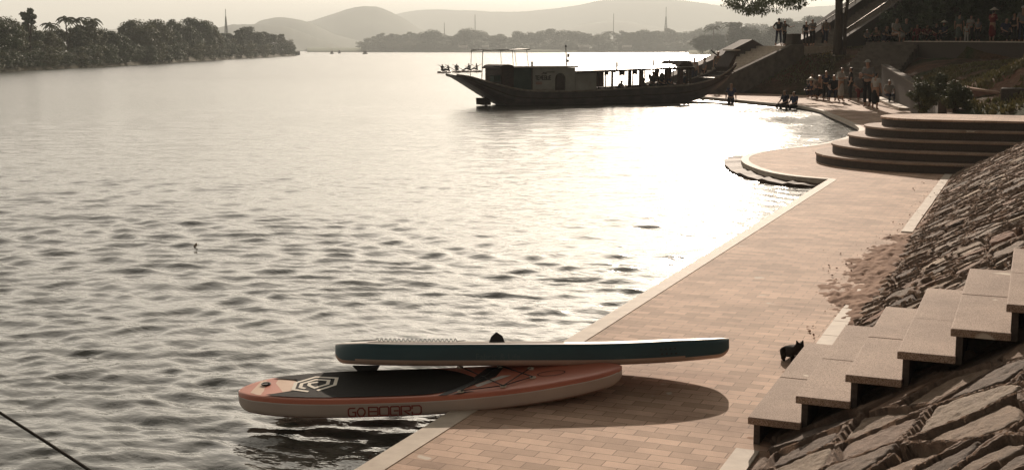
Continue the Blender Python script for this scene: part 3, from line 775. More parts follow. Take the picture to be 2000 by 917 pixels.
def make_tree(kind, h, seed, m, detail=1.0):
    rng = np.random.default_rng(seed); r_ = random.Random(seed)
    root = empty(kind)
    if kind == 'palm_tree':
        mb = MB(); lean = r_.uniform(-.08, .08) * h
        mb.tube([(0, 0, -.5), (lean * .3, 0, h * .35), (lean, 0, h * .86)], [h * .022, h * .016, h * .012], 6); mb.build('trunk', m_bark, root, smooth=True)
        V = []
        for i in range(17):
            az = i * 2.4; el = r_.uniform(-.1, 1.1); L = h * .27 * r_.uniform(.8, 1.1); prev = None
            for k in range(9):
                t = k / 8; rr = L * t * math.cos(el * (1 - .3 * t)); z = h * .86 + L * (t * math.sin(el) - .75 * t * t)
                p = np.array([lean + rr * math.cos(az), rr * math.sin(az), z])
                if prev is not None:
                    side = np.array([-math.sin(az), math.cos(az), 0]) * L * .17 * math.sin(math.pi * min(1, t + .12)); dn = np.array([0, 0, -L * .09])
                    V += [prev, p, p + side + dn, prev + side + dn, prev, p, p - side + dn, prev - side + dn]
                prev = p
        quadmesh('fronds', np.array(V), m).parent = root
        return root
    tw = h * .03; mb = MB()
    cz = h * .52; rx = h * {'broadleaf_tree': .44, 'tall_tree': .27, 'bush': .52, 'slender_tree': .17, 'canopy_tree': .5}[kind]; rz = h * .46
    if kind == 'tall_tree': cz = h * .56; rz = h * .42
    if kind == 'slender_tree': cz = h * .83; rz = h * .17
    if kind == 'canopy_tree': cz = h * .80; rz = h * .17
    if kind == 'bush': cz = h * .42; rz = h * .5
    n = int({'broadleaf_tree': 80, 'tall_tree': 66, 'bush': 34, 'slender_tree': 16, 'canopy_tree': 130}[kind])
    cl = crown_clumps(rng, n, rx, rz, cz)
    mb.tube([(0, 0, -.6), (r_.uniform(-.02, .02) * h, 0, h * .25), (r_.uniform(-.05, .05) * h, r_.uniform(-.03, .03) * h, cz)], [tw, tw * .75, tw * .4], 7)
    for i in range(7):
        c = cl[rng.integers(0, n)]; z0 = h * r_.uniform(.22, .5)
        mb.tube([(0, 0, z0), (c[0] * .5, c[1] * .5, (z0 + c[2]) / 2 + .03 * h), tuple(c[:3])], [tw * .4, tw * .25, tw * .1], 5)
    mb.build('trunk', m_bark, root, smooth=True)
    V = leafcloud(rng, cl, int(85 * detail), h * .042 / math.sqrt(detail), 1.15)
    quadmesh('crown', V, m).parent = root
    return root
def copy_tree(o, parent=None):
    c = o.copy(); COL.objects.link(c)
    if parent is not None: c.parent = parent
    for ch in o.children: copy_tree(ch, c)
    return c
class Proto:
    def __init__(s, *a): s.root = make_tree(*a); s.h = a[1]; s.used = False
    def put(s, loc, h, rz, label, group, cat=None, wide=1.0):
        o = s.root if not s.used else copy_tree(s.root); s.used = True
        k = h / s.h; o.location = loc; o.scale = (k * wide, k * wide, k); o.rotation_euler = (0, 0, rz)
        tag(o, label, cat or ('palm tree' if 'palm' in o.name else 'bush' if 'bush' in o.name else 'tree'), group); return o

# left bank
BK = [(-560, 190), (-200, 155), (0, 140), (150, 133), (300, 125), (400, 118.5), (500, 113), (575, 109.5)]
def bankD(u): return (CH - WZ) * 2427 / (np.interp(u, [b[0] for b in BK], [b[1] for b in BK]) - 97)
def left_bank():
    us = np.concatenate([np.arange(-560, 560, 10), np.arange(560, 577, 2)]); rows = []
    for u in us:
        D = bankD(u); w_ = min(1, (577 - u) / 30 + .15)
        for k, (o, z) in enumerate(((0, -.7), (.012, .15), (.03, .7), (.12, 1.2), (.5, 1.6), (1.2, 1.6), (1.25, -1))):
            jit = 1 + .004 * math.sin(u * .21) + .003 * math.sin(u * .57 + 1); p = Q(u + (o * 8 if u > 560 else 0), 97, D * (jit + o * w_)); rows.append((p.x, p.y, z * (1 if 1 < k < 6 else 1)))
    o = npmesh('river_bank', rows, gridfaces(len(us), 7), g('bank_soil', (.085, .075, .045), (.05, .05, .03), .5, .95), smooth=True); o['kind'] = 'structure'
left_bank()
ordn = ['first', 'second', 'third', 'fourth', 'fifth', 'sixth', 'seventh', 'eighth', 'ninth', 'tenth', 'eleventh', 'twelfth', 'thirteenth', 'fourteenth', 'fifteenth', 'sixteenth', 'seventeenth', 'eighteenth', 'nineteenth', 'twentieth']
def nth(i):
    if i < 20: return ordn[i]
    t = (i + 1) // 10; u = (i + 1) % 10
    tens = {8: 'eighty', 9: 'ninety', 2: 'twenty', 3: 'thirty', 4: 'forty', 5: 'fifty', 6: 'sixty', 7: 'seventy'}[t]
    return (tens[:-1] + 'ieth') if u == 0 else tens + '-' + ordn[u - 1]
pr = {k: [Proto(k, 10.0, sd, m, d) for sd, m, d in v] for k, v in {
    'broadleaf_tree': [(11, m_leaf, 2.2), (12, m_leaf, 2.2), (13, m_leaf2, 2.2)], 'tall_tree': [(21, m_leaf, 2.0), (22, m_leaf2, 2.0)],
    'bush': [(31, m_leaf2, 1.8), (32, m_leaf, 1.8)], 'palm_tree': [(41, m_leaf, 1), (42, m_leaf, 1)], 'slender_tree': [(51, m_leaf, 1.5)]}.items()}
LB = [(-120, 28, 'b'), (-60, 22, 'b'), (-20, 28, 'b'), (10, 32, 'b'), (28, 44, 't'), (60, 17, 's'), (48, 50, 'b'), (78, 48, 'b'), (100, 36, 'p'), (92, 60, 'b'), (115, 52, 't'), (133, 22, 'p'), (140, 48, 't'), (153, 26, 'p'), (158, 55, 't'), (172, 34, 't'),
      (186, 25, 'p'), (195, 55, 't'), (212, 54, 'b'), (228, 62, 'b'), (252, 42, 't'), (270, 40, 'b'), (292, 38, 'b'), (312, 50, 'b'), (330, 56, 'b'), (345, 37, 't'), (360, 45, 'b'), (382, 38, 'b'), (398, 42, 'b'), (415, 64, 'b'), (432, 66, 'b'), (450, 66, 'b'), (468, 56, 't'),
      (485, 53, 'b'), (502, 62, 'b'), (520, 64, 'b'), (536, 63, 'p'), (548, 63, 't'), (560, 76, 'b'), (568, 88, 'h')]
LB.sort(); cnt = 0; kn = {'b': 'broadleaf_tree', 't': 'tall_tree', 's': 'slender_tree', 'p': 'palm_tree', 'h': 'bush'}
adj = {'b': 'dark bushy tree', 't': 'dark tall tree', 's': 'lone slender high tree', 'p': 'feather-crowned palm', 'h': 'low dark bush'}
rng_ = random.Random(3)
for i, (u, v, k) in enumerate(LB):
    D = bankD(u) * 1.07; z0 = 1.2; h = (CH + (97 - v) / 2427 * D) - z0 + .2; p = Q(u, 97, D * rng_.uniform(.99, 1.05))
    lst = pr[kn[k]]; rr = rng_.choice(lst)
    rr.put((p.x, p.y, z0 - .2), h, rng_.uniform(0, 6.28), f'{adj[k]} on the left river bank, {nth(i)} from the left', 'trees on the left bank', wide=1.18 if k == 'b' else 1.0)
i = 0
for u in list(range(-60, 572, 17)):
    D = bankD(u) * 1.022; h = rng_.uniform(34, 62) * (1 - .45 * max(0, u) / 575) * D / 2427; p = Q(u + rng_.uniform(-5, 5), 97, D)
    tone = 'olive'; rng_.choice(pr['bush']).put((p.x, p.y, .2), h, rng_.uniform(0, 6.28), f'waterside bush at the foot of the left bank trees, {nth(i)} from the left', 'bushes along the left waterline', wide=1.3); i += 1
# far bank
def far_bank():
    us = np.arange(600, 2500, 12); rows = []
    for u in us:
        for o, z in ((0, -1), (3, .4), (20, 2.2), (120, 4), (900, 6)):
            p = Q(u, 97, 1215 + 25 * math.sin(u * .011) + o); rows.append((p.x, p.y, z))
    o = npmesh('river_bank', rows, gridfaces(len(us), 5), g('far_bank_grass', (.13, .15, .07), (.08, .10, .05), .02, .95)); o['kind'] = 'structure'
far_bank()
FP = [(690, 88), (715, 84), (745, 70), (770, 66), (788, 78), (806, 66), (825, 74), (850, 60), (868, 74), (890, 72), (915, 58), (935, 72), (960, 66), (985, 74), (1020, 66), (1060, 68), (1085, 58), (1120, 66), (1160, 70), (1200, 64), (1260, 68), (1300, 60), (1350, 70), (1376, 60), (1395, 50), (1430, 46), (1460, 54), (1500, 60), (1560, 50), (1600, 44)]
us = []; u = 706
while u < 1640: us.append(u); u += rng_.uniform(9, 15)
for i, u in enumerate(us):
    v = np.interp(u, [p[0] for p in FP], [p[1] for p in FP]) + rng_.uniform(-8, 3) - 2; D = rng_.uniform(1260, 1360)
    h = CH + (97 - v) / 2427 * D - 3; p = Q(u, 97, D); k = rng_.choice(['broadleaf_tree', 'broadleaf_tree', 'broadleaf_tree', 'tall_tree', 'palm_tree'] if i % 5 else ['palm_tree', 'tall_tree'])
    rng_.choice(pr[k]).put((p.x, p.y, 2.6), h, rng_.uniform(0, 6.28), f'hazy pale {"palm" if k[0] == "p" else "tree"} on the far bank, {nth(i)} from the left of its row', 'hazy trees on the far bank', wide=1.5)
for i, u in enumerate(range(715, 1620, 19)):
    p = Q(u + rng_.uniform(-6, 6), 97, 1236 + rng_.uniform(0, 20)); 
    rng_.choice(pr['bush']).put((p.x, p.y, 1), rng_.uniform(9, 14), rng_.uniform(0, 6.28), f'hazy scrub at the far waterline, {nth(i)} from the left', 'hazy scrub at the far waterline', wide=1.7)
# nearer wooded point right of the boat, darker through less haze
for i, (u, v, k) in enumerate([(1372, 66, 'b'), (1392, 42, 'p'), (1402, 62, 'b'), (1425, 34, 'p'), (1440, 40, 't'), (1462, 52, 'b'), (1484, 58, 'b'), (1508, 46, 't'), (1535, 40, 'b'), (1560, 38, 't'), (1585, 32, 'b'), (1612, 26, 't')]):
    D = 640; p = Q(u, 97, D + rng_.uniform(0, 60)); h = CH + (97 - v) / 2427 * D - .5
    rng_.choice(pr[kn[k]]).put((p.x, p.y, .5), h, rng_.uniform(0, 6.28), f'grey-green {"palm" if k == "p" else "tree"} on the wooded point behind the stair, {nth(i)} from the left', 'trees on the wooded point behind the stair', wide=1.25)
rows = []
for u in np.arange(1345, 1900, 10):
    for o, z in ((0, -1), (4, .3), (60, 1.5), (300, 2)):
        p = Q(u, 97, 625 - 40 * min(1, (u - 1345) / 120) + 40 + o); rows.append((p.x, p.y, z))
npmesh('river_bank', rows, gridfaces(len(rows) // 4, 4), M['far_bank_grass'])['kind'] = 'structure'
# far buildings / pale roofs between the far trees
for i, (u, v, w) in enumerate([(905, 88, 16), (948, 80, 12), (1140, 90, 20), (1225, 84, 16)]):
    D = 1232; c = Q(u, v, D); wd = w * D / 2427; rt = empty('house', (c.x, c.y, 2)); rt.rotation_euler = (0, 0, YAW)
    tag(rt, ['tiny hazy pale-roofed house on the far bank, leftmost of four', 'tiny hazy house on the far bank, second of four', 'tiny hazy long-roofed house on the far bank, third of four', 'tiny hazy house on the far bank, rightmost of four'][i], 'house', 'houses on the far bank')
    MB().box((0, 0, 1.4), (wd, 6, 2.8)).build('wall', m_conc, rt)
    MB().add([(-wd / 2 - .5, -4, 2.8), (wd / 2 + .5, -4, 2.8), (wd / 2 + .5, 0, 5), (-wd / 2 - .5, 0, 5), (wd / 2 + .5, 4, 2.8), (-wd / 2 - .5, 4, 2.8)], [(0, 1, 2, 3), (3, 2, 4, 5), (0, 3, 5), (1, 4, 2)]).build('roof', m_roof, rt)

# masts
def lattice_mast(u, vtop, vbot, D, w, label, lattice=True):
    b = Q(u, vbot, D); t = Q(u, vtop, D); h = t.z - b.z; root = empty('radio_mast', tuple(b)); tag(root, label, 'radio mast', 'masts beyond the river')
    mb = MB(); c = [(w, w), (w, -w), (-w, -w), (-w, w)]; hl = h * (.72 if lattice else .97); r = w * .11 + .05
    if lattice:
        for x, y in c: mb.bar((x, y, 0), (x * .15, y * .15, hl), r, 4)
        for k in range(9):
            a = k / 9; b2 = (k + 1) / 9
            for i in range(4):
                x0, y0 = c[i]; x1, y1 = c[(i + 1) % 4]; s0 = 1 - .85 * a; s1 = 1 - .85 * b2
                mb.bar((x0 * s0, y0 * s0, hl * a), (x1 * s1, y1 * s1, hl * b2), r * .6, 3); mb.bar((x0 * s0, y0 * s0, hl * a), (x1 * s0, y1 * s0, hl * a), r * .6, 3)
    else: mb.bar((0, 0, 0), (0, 0, hl), w, 5, w * .6)
    mb.build('tower', m_dark, root); MB().bar((0, 0, hl), (0, 0, h), r * 1.2, 5).build('antenna', m_dark, root)
lattice_mast(442, 18, 68, 560, .55, 'lattice radio mast rising behind the left bank trees')
lattice_mast(868, 44, 70, 1400, .5, 'short thin mast over the far bank trees, left of the taller pole', False)
lattice_mast(928, 28, 75, 1400, .55, 'tall thin pole above the far bank trees, left of the boat canopy', False)
lattice_mast(1198, 26, 80, 1400, .45, 'thin pole above the far bank trees, over the middle of the houseboat', False)
lattice_mast(1300, 14, 80, 1400, 1.9, 'lattice radio mast above the far bank trees, right of centre')

# ------------------------------------------------------------------ hillside beyond the terrace steps
def hillside():
    sec = [  # base x, y, inland direction, [(distance, z) * 7]
        ((-34, 82), (.6, .8), [(0, -2), (4, -2), (7, -2), (9, -2), (12, -2), (30, -1), (60, 1)]),
        ((-22.5, 76.5), (.66, .75), [(0, -1.5), (3, -1.5), (6, -.8), (8, 0), (11, 1), (19, 3.5), (50, 6)]),
        ((-19.4, 73.2), (.66, .75), [(0, -.6), (3.4, .6), (6.6, 1.9), (8, 2.1), (11, 2.3), (19, 4.6), (50, 7.5)]),
        ((-15.6, 71.0), (.62, .78), [(0, -.05), (2.2, .9), (4.8, 2.1), (7, 2.5), (11, 2.6), (19, 5.2), (50, 8)]),
        ((-12.5, 70.0), (.55, .83), [(0, 0), (2.6, 1.1), (5.2, 2.3), (7, 2.65), (11, 2.8), (19, 6), (50, 9)]),
        ((-9.9, 66.4), (.4, .92), [(0, 0), (2.6, .9), (6, 2.4), (8, 2.75), (12, 2.9), (19, 6.2), (50, 9)]),
        ((-7.3, 66.6), (.1, .99), [(0, .2), (3, 1.1), (6.6, 2.2), (6.7, 2.85), (12, 3.0), (19, 6.2), (50, 9)]),
        ((-4.8, 54.5), (.08, 1), [(0, 1.0), (6, 1.5), (15.4, 2.0), (15.6, 2.85), (22, 3.0), (29, 6.4), (60, 9)]),
        ((-4.1, 50), (.45, .9), [(0, 1.0), (4, 1.9), (17.5, 2.3), (17.7, 2.85), (24, 3.0), (31, 6.4), (64, 9)]),
        ((-3.1, 44), (.9, .43), [(0, 1.0), (1.6, 1.6), (3.2, 2.35), (6, 2.7), (20, 2.9), (36, 6), (66, 9)]),
        ((-2.4, 38), (1, .1), [(0, .95), (1.4, 1.3), (3, 2.1), (6, 2.7), (20, 2.9), (36, 6), (66, 9)]),
        ((-2.0, 32.6), (1, .0), [(0, .55), (1.4, .75), (3, 1.1), (6, 2.6), (20, 2.9), (36, 6), (66, 9)]),
        ((-1.3, 26.9), (1, 0), [(0, -.3), (1.4, .2), (3, .5), (6, 2.5), (20, 2.9), (36, 6), (66, 9)]),
        ((-1.3, 26.3), (1, 0), [(0, -.25), (1.4, .5), (3, 1.35), (6, 2.75), (20, 2.9), (36, 6), (66, 9)]),
        ((-1.3, -20), (1, 0), [(0, -.25), (1.4, .5), (3, 1.35), (6, 2.75), (20, 2.9), (36, 6), (66, 9)]),
    ]
    P3 = np.array([[(b[0] + n[0] * d / math.hypot(*n), b[1] + n[1] * d / math.hypot(*n), z) for d, z in L] for b, n, L in sec])
    nu, nv = 14, 12
    def up(A, n, skip=()):
        out = []
        for i in range(len(A) - 1):
            for k in range(n): out.append(A[i] * (1 - k / n) + A[i + 1] * (k / n))
        out.append(A[-1]); return np.array(out)
    G = up(P3, nu); G = up(G.transpose(1, 0, 2), nv).transpose(1, 0, 2)
    d = (fbm(G[..., 0] * 1.3, G[..., 1] * 1.3, 71) - .5) * .22 + (fbm(G[..., 0] * 6, G[..., 1] * 6, 72) - .5) * .08
    G[..., 2] += d * np.clip(G[..., 2] + .2, 0, 1)
    m, nt, bs = newmat('hillside_soil')
    f = noise_tex(nt, .35, 5, .6); c = ramp(nt, f, [(.36, (.20, .10, .06)), (.50, (.11, .07, .04)), (.60, (.05, .058, .022))])
    f2 = noise_tex(nt, 7, 6, .7); v = ramp(nt, f2, [(.3, (.5, .5, .5)), (.7, (1.2, 1.2, 1.2))])
    mx = nt.nodes.new('ShaderNodeMix'); mx.data_type = 'RGBA'; mx.blend_type = 'MULTIPLY'; mx.inputs[0].default_value = 1
    nt.links.new(c, mx.inputs[6]); nt.links.new(v, mx.inputs[7]); nt.links.new(mx.outputs[2], bs.inputs['Base Color']); bs.inputs['Roughness'].default_value = .95
    bs.inputs['Specular IOR Level'].default_value = .1
    bump(nt, bs, f2, 1, .08)
    o = npmesh('hillside', G.reshape(-1, 3), gridfaces(G.shape[0], G.shape[1]), m, smooth=True); o['kind'] = 'structure'
    return G
HG = hillside()
# inland ground far behind
tag(MB().add([(20, -60, 2.6), (900, -60, 4), (900, 900, 9), (40, 900, 9), (32, 90, 8), (40, 40, 5.5)], [(0, 1, 2, 3, 4, 5)]).build('ground', M['far_bank_grass']), kind='structure')
def bvh_of(objs):
    from mathutils.bvhtree import BVHTree
    vs = []; fs = []
    for o in objs:
        n = len(vs); vs += [v.co.copy() for v in o.data.vertices]; fs += [tuple(i + n for i in p.vertices) for p in o.data.polygons]
    return BVHTree.FromPolygons(vs, fs)
HB = bvh_of([bpy.data.objects['hillside']])
def ground(x, y, zmax=12.0):
    r = HB.ray_cast(Vector((x, y, zmax)), Vector((0, 0, -1))); return r[0].z if r[0] is not None else 0.0
# grass and weeds on the sunlit part of the slope: uncountable cover
def grass_cover():
    rng = np.random.default_rng(9); V = []
    areas = [(( -4.6, 34), (2.5, 62), 15000, .10), ((-15, 69), (-7, 78), 3500, .12)]
    for (x0, y0), (x1, y1), n, sz in areas:
        xs = rng.uniform(x0, x1, n); ys = rng.uniform(y0, y1, n); den = fbm(xs * .5, ys * .5, 91, 3)
        for x, y, dn in zip(xs, ys, den):
            if dn < .47 or (y < 42 and x < -3.2 + .25 * (42 - y)): continue
            z = ground(x, y)
            if z < .5: continue
            for k in range(2):
                a = rng.uniform(0, 6.28); s_ = sz * rng.uniform(.5, 1.4); dx, dy = math.cos(a) * s_ * .3, math.sin(a) * s_ * .3; lx, ly = rng.normal(0, .35, 2) * s_
                V += [(x - dx, y - dy, z - .02), (x + dx, y + dy, z - .02), (x + dx * .4 + lx, y + dy * .4 + ly, z + s_), (x - dx * .4 + lx, y - dy * .4 + ly, z + s_ * .8)]
    o = quadmesh('slope_grass', np.array(V), m_grass); tag(o, 'low weeds and grass covering the earth slope behind the terrace steps', 'grass', kind='stuff')
grass_cover()

# walls
def wall_line(name, pts, t, m, cap=None, label=None, cat='wall'):
    """pts: (x, y, zbottom, ztop)"""
    root = empty(name, (pts[0][0], pts[0][1], pts[0][2])); tag(root, label, cat)
    def body(z0f, z1f, th, nm, mm, bev=0):
        n = len(pts); vs = []
        for i, p in enumerate(pts):
            a = Vector(pts[max(i - 1, 0)][:2]); b = Vector(pts[min(i + 1, n - 1)][:2]); d = (b - a).normalized(); nn = Vector((-d.y, d.x)) * th / 2
            z0, z1 = z0f(p), z1f(p); vs += [(p[0] + nn.x, p[1] + nn.y, z0), (p[0] - nn.x, p[1] - nn.y, z0), (p[0] - nn.x, p[1] - nn.y, z1), (p[0] + nn.x, p[1] + nn.y, z1)]
        fs = [(i * 4 + k, i * 4 + (k + 1) % 4, (i + 1) * 4 + (k + 1) % 4, (i + 1) * 4 + k) for i in range(n - 1) for k in range(4)] + [(0, 1, 2, 3), ((n - 1) * 4 + 3, (n - 1) * 4 + 2, (n - 1) * 4 + 1, (n - 1) * 4)]
        MB().add(vs, fs).build(nm, mm, root, bevel=bev)
    body(lambda p: p[2], lambda p: p[3] - .06, t, 'wall', m)
    body(lambda p: p[3] - .06, lambda p: p[3], t + .08, 'coping', cap or m_conc)
    settle(root); return root
wall_line('retaining_wall', [(-6.9, 72.9, .8, 2.98), (-3.6, 70.2, .8, 2.95), (3.6, 65.6, .8, 2.85), (9, 62, .8, 2.8)], .3, m_granited, m_kerb, 'dark retaining wall with a pale ledge below the crowd on the upper promenade')
wall_line('planter_wall', [(-7.35, 66.7, -.3, 1.75), (-6.1, 60.5, -.3, 1.5), (-4.85, 54.4, -.3, 1.25), (-4.15, 50, -.2, 1.15), (-3.15, 44, -.2, 1.1), (-2.5, 38, -.2, 1.05)], .25, m_granited, m_conc, 'low dark planter wall beside the shaded walkway, behind the terrace steps')
wall_line('brick_plinth', [tuple(Q(1888, 190, 36.2))[:2] + (.4, 1.42), tuple(Q(1957, 190, 35.4))[:2] + (.4, 1.30)], .3, g('red_brick', (.28, .16, .12), (.18, .10, .075), 9, .9, .6, .01), m_soil, 'reddish brick plinth between the bushes and the dark stone block at the right edge')
c = Q(1992, 213, 34.0); MB_ = MB().box((c.x, c.y, 1.18), (1.0, .9, .55)); o = MB_.build('stone_block', m_granited, bevel=.02); tag(o, 'dark square stone block on the terrace at the right edge', 'block')
mb = MB(); a = P(1716, 191); b = P(1778, 216.5); d = (b - a)
for i in range(16):
    q = a + d * ((i + .5) / 16); mb.box((q.x - .25, q.y, .06), (.42, d.length / 16 - .02, .12), rz=math.atan2(d.y, d.x) - math.pi / 2)
tag(mb.build('kerb', m_kerb), kind='structure')

# ------------------------------------------------------------------ the large stair by the boat, and the dark stair
dS = Vector((.66, .75, 0)).normalized(); wS = Vector((-.75, .66, 0)).normalized()
Bp = Vector((-13.4, 74.3, 0))
def fr(o, s, w, z): return Vector((o.x, o.y, 0)) + dS * s + wS * w + Vector((0, 0, z))
def big_stair():
    root = empty('river_stair', (Bp.x, Bp.y, 0)); tag(root, 'broad stone stair climbing from behind the houseboat prow to the upper right', 'stair')
    def sbox(mb, s0, s1, w0, w1, z0, z1):
        vs = [fr(Bp, s, w, z) for s in (s0, s1) for w in (w0, w1) for z in (z0, z1)]
        mb.add(vs, [(0, 1, 3, 2), (4, 6, 7, 5), (0, 4, 5, 1), (2, 3, 7, 6), (0, 2, 6, 4), (1, 5, 7, 3)])
    n = 17; L = 6.9; zt = 2.72
    for i in range(n):
        mb = MB(); sbox(mb, -L + L * i / n, -L + L * (i + 1) / n + .03, .15, 3.1, -.4, zt * (i + 1) / n); mb.build('step', m_kerb, root)
    mb = MB(); sbox(mb, .031, 3.6, .1, 3.3, 1.2, zt + .0); mb.build('landing', m_kerb, root)
    n2 = 20; L2 = 6.6; z2 = 3.6
    for i in range(n2):
        mb = MB(); s0 = 3.6 + L2 * i / n2; sbox(mb, s0 + .001, s0 + L2 / n2 + .03, .15, 3.1, 2.0, zt + z2 * (i + 1) / n2); mb.build('step', m_conc, root)
    def para(w0, w1, prof, nm, mm):
        k = len(prof); vs = [fr(Bp, s, w, z) for w in (w0, w1) for s, z in prof]
        MB().add(vs, [tuple(range(k)), tuple(range(k, 2 * k))[::-1]] + [(i, (i + 1) % k, k + (i + 1) % k, k + i) for i in range(k)]).build(nm, mm, root)
    m1 = zt / L
    para(-.22, .14, [(-7.2, -.5), (-7.2, .12), (-.2, zt + .10), (.6, zt + .10), (.6, 1.2), (-6, -.5)], 'parapet', m_conc)
    para(3.11, 4.3, [(-7.6, -.8), (-7.6, .55), (-3.6, 1.9), (-.7, 3.12), (.2, 2.7), (.2, -.5)], 'parapet', m_granited)
    para(-.22, .14, [(3.3, 2.0), (3.3, zt + .3), (10.2, zt + z2 + .3), (10.2, 2.0)], 'parapet', m_granited)
    para(3.11, 4.5, [(2.0, 2.0), (2.0, zt + .02), (4.0, zt + .75), (10.6, zt + z2 + .95), (10.6, 2.0)], 'parapet', m_granited)
    for w in (-.04, 3.25):
        mb = MB(); zz = zt + .9
        mb.bar(fr(Bp, 3.7, w, zz), fr(Bp, 10.2, w, zz + z2 * 6.5 / L2), .035, 8)
        for k in range(8): s = 3.8 + 6.2 * k / 7; mb.bar(fr(Bp, s, w, zt + (s - 3.6) / L2 * z2), fr(Bp, s, w, zz + (s - 3.7) / L2 * z2), .02, 6)
        mb.build('handrail', m_steel, root)
    # square end pier on the landing
    mb = MB(); sbox(mb, .0, .65, .16, .85, zt, zt + .72); mb.build('pier', m_granited, root, bevel=.02)
    settle(root)
big_stair()
def dark_stair():
    B3 = Vector((-8.9, 66.4, 0)); n = Vector((.2, .98, 0)).normalized(); w = Vector((-n.y, n.x, 0)); root = empty('shaded_stair', tuple(B3)); tag(root, 'shaded narrow stair in the dark bank, left of the retaining wall', 'stair')
    for i in range(16):
        s0 = i * .42; z = .183 * (i + 1); vs = [B3 + n * s + w * q + Vector((0, 0, zz)) for s in (s0, s0 + .46) for q in (-1.5, 1.5) for zz in (-.3, z)]
        MB().add(vs, [(0, 1, 3, 2), (4, 6, 7, 5), (0, 4, 5, 1), (2, 3, 7, 6), (0, 2, 6, 4), (1, 5, 7, 3)]).build('step', m_conc, root)
    settle(root)
dark_stair()

# ------------------------------------------------------------------ near trees and bushes
def overhanging_tree():
    base = Q(1636, 92, 72); gz = 2.7; root = empty('shade_tree', (base.x, base.y, gz)); tag(root, 'tree at the stair with a dark trunk and drooping feathery branches over the landing', 'tree')
    O = Vector((base.x, base.y, gz)); mb = MB()
    mb.tube([(0, 0, -.5), (.02, 0, 1.5), (-.05, 0, 3.2), (-.2, 0, 5), (-.4, .2, 7.5)], [.27, .22, .20, .18, .12], 10); mb.build('trunk', m_bark, root, smooth=True)
    MB().tube([(.38, .1, -.5), (.36, .1, 1.4), (.5, .1, 3.4), (.9, .1, 6)], [.11, .10, .09, .06], 8).build('trunk', m_bark, root, smooth=True)
    rng = np.random.default_rng(77); cl = []; tips = []
    limb = MB()
    def sprig(u, v, D, r): p = Q(u, v, D) - O; cl.append((p.x, p.y, p.z, r)); return p
    for (u, v, D, r, k) in [(1432, 2, 68, .28, 4), (1440, 8, 68.4, .26, 5), (1455, 14, 68, .30, 6), (1470, 20, 68, .28, 6), (1488, 22, 68.5, .26, 5), (1480, 8, 68, .34, 6), (1500, 12, 69, .30, 5), (1515, 2, 69, .34, 6), (1538, 8, 69.5, .26, 5), (1548, 1, 70, .28, 5), (1563, 10, 69.6, .16, 4), (1567, 3, 69.6, .18, 4), (1455, -6, 68, .4, 8), (1500, -8, 69, .45, 9), (1540, -12, 69.5, .45, 9), (1590, -6, 70, .18, 3), (1585, -14, 70, .35, 6)]:
        for q in range(k): 
            p = sprig(u + rng.normal(0, 8), v + rng.normal(0, 4), D + rng.normal(0, 1.2), r)
    for u, v, D in [(1440, 6, 68), (1480, 16, 68), (1500, 8, 69), (1535, 4, 69.5), (1564, 8, 69.6), (1590, -4, 70)]:
        p = Q(u, v, D) - O; q0 = Vector((-.25, .1, 5.2)); mid = (p + q0) / 2 + Vector((0, 0, 1.2)); limb.tube([q0, mid, p + Vector((0, 0, .1)), p], [.09, .05, .02, .01], 6)
    limb.build('limb', m_bark, root, smooth=True)
    big = crown_clumps(rng, 90, 4.6, 2.4, 7.6); big = big[big[:, 2] > 5.0]
    A = leafcloud(rng, np.array(cl), 46, .085, 1.5, droop=.8, flat=.55); B = leafcloud(rng, big, 150, .26, 1.2, droop=.3)
    o = quadmesh('crown', np.concatenate([A, B]), m_leaf3); o.parent = root
overhanging_tree()
shade = Proto('broadleaf_tree', 10.0, 91, m_leaf, 1.6); shade2 = Proto('broadleaf_tree', 10.0, 92, m_leaf, 1.6)
# canopy trees beyond the upper promenade (their trunks show dark, their crowns stay above the frame and shade the bank)
pos = [(-5.5, 87, 15), (-2.5, 84, 15), (3, 82, 14), (9, 80, 14), (-5, 95, 16), (1, 93, 16), (7.5, 90, 15), (14, 86, 14), (-5, 101, 16), (-1, 104, 17), (8, 101, 16), (16, 97, 15), (14, 74, 13), (-8, 110, 16)]
for i, (x, y, h) in enumerate(pos):
    o = (shade if i % 2 else shade2).put((x, y, ground(x, y) - .4), h, i * 1.3, f'large dark shade tree on the hilltop above the crowd, {nth(i)} counted from the stair', 'shade trees above the promenade', wide=1.05)
can = Proto('canopy_tree', 10.0, 97, m_leaf, 2.6)
for x, y, h, lb in ((2.6, 57, 15, 'nearest'), (4.5, 69, 15.5, 'middle'), (-1.5, 79, 15.5, 'farthest'), (9, 60, 15, 'rightmost')):
    can.put((x, y, ground(x, y) - .4), h, x, f'tall spreading shade tree over the promenade crowd, {lb} of four', 'spreading trees over the promenade', cat='tree')
# understorey behind the crowd
ub = Proto('bush', 10.0, 95, m_leaf, 1.5)
for i in range(16):
    x = -8.6 + i * 1.35; y = 78.5 - i * .55 + (i % 3) * .9; ub.put((x, y, ground(x, y) - .2), 2.6 + .5 * (i % 4), i * 2.1, f'dark shrub on the shaded bank behind the standing crowd, {nth(i)} from the left', 'dark shrubs behind the crowd', wide=1.1)
def garden_bush(u, v, D, wpx, hpx, seed, label):
    p = Q(u, v, D); W_ = wpx * D / 2427; H_ = hpx * D / 2427; rng = np.random.default_rng(seed); root = empty('bush', (p.x, p.y, p.z)); tag(root, label, 'bush', 'bushes behind the terrace steps')
    cl = crown_clumps(rng, 60, W_ / 2 * .85, H_ * .5, H_ * .47); V = leafcloud(rng, cl, 150, .035, 1.25); quadmesh('foliage', V, m_bush).parent = root
    mb = MB()
    for i in range(10):
        c = cl[i]; mb.tube([(rng.normal(0, .06), rng.normal(0, .06), -.1), (c[0] * .5, c[1] * .5, c[2] * .55), tuple(c[:3])], [.014, .01, .005], 5)
    mb.build('stem', m_bark, root)
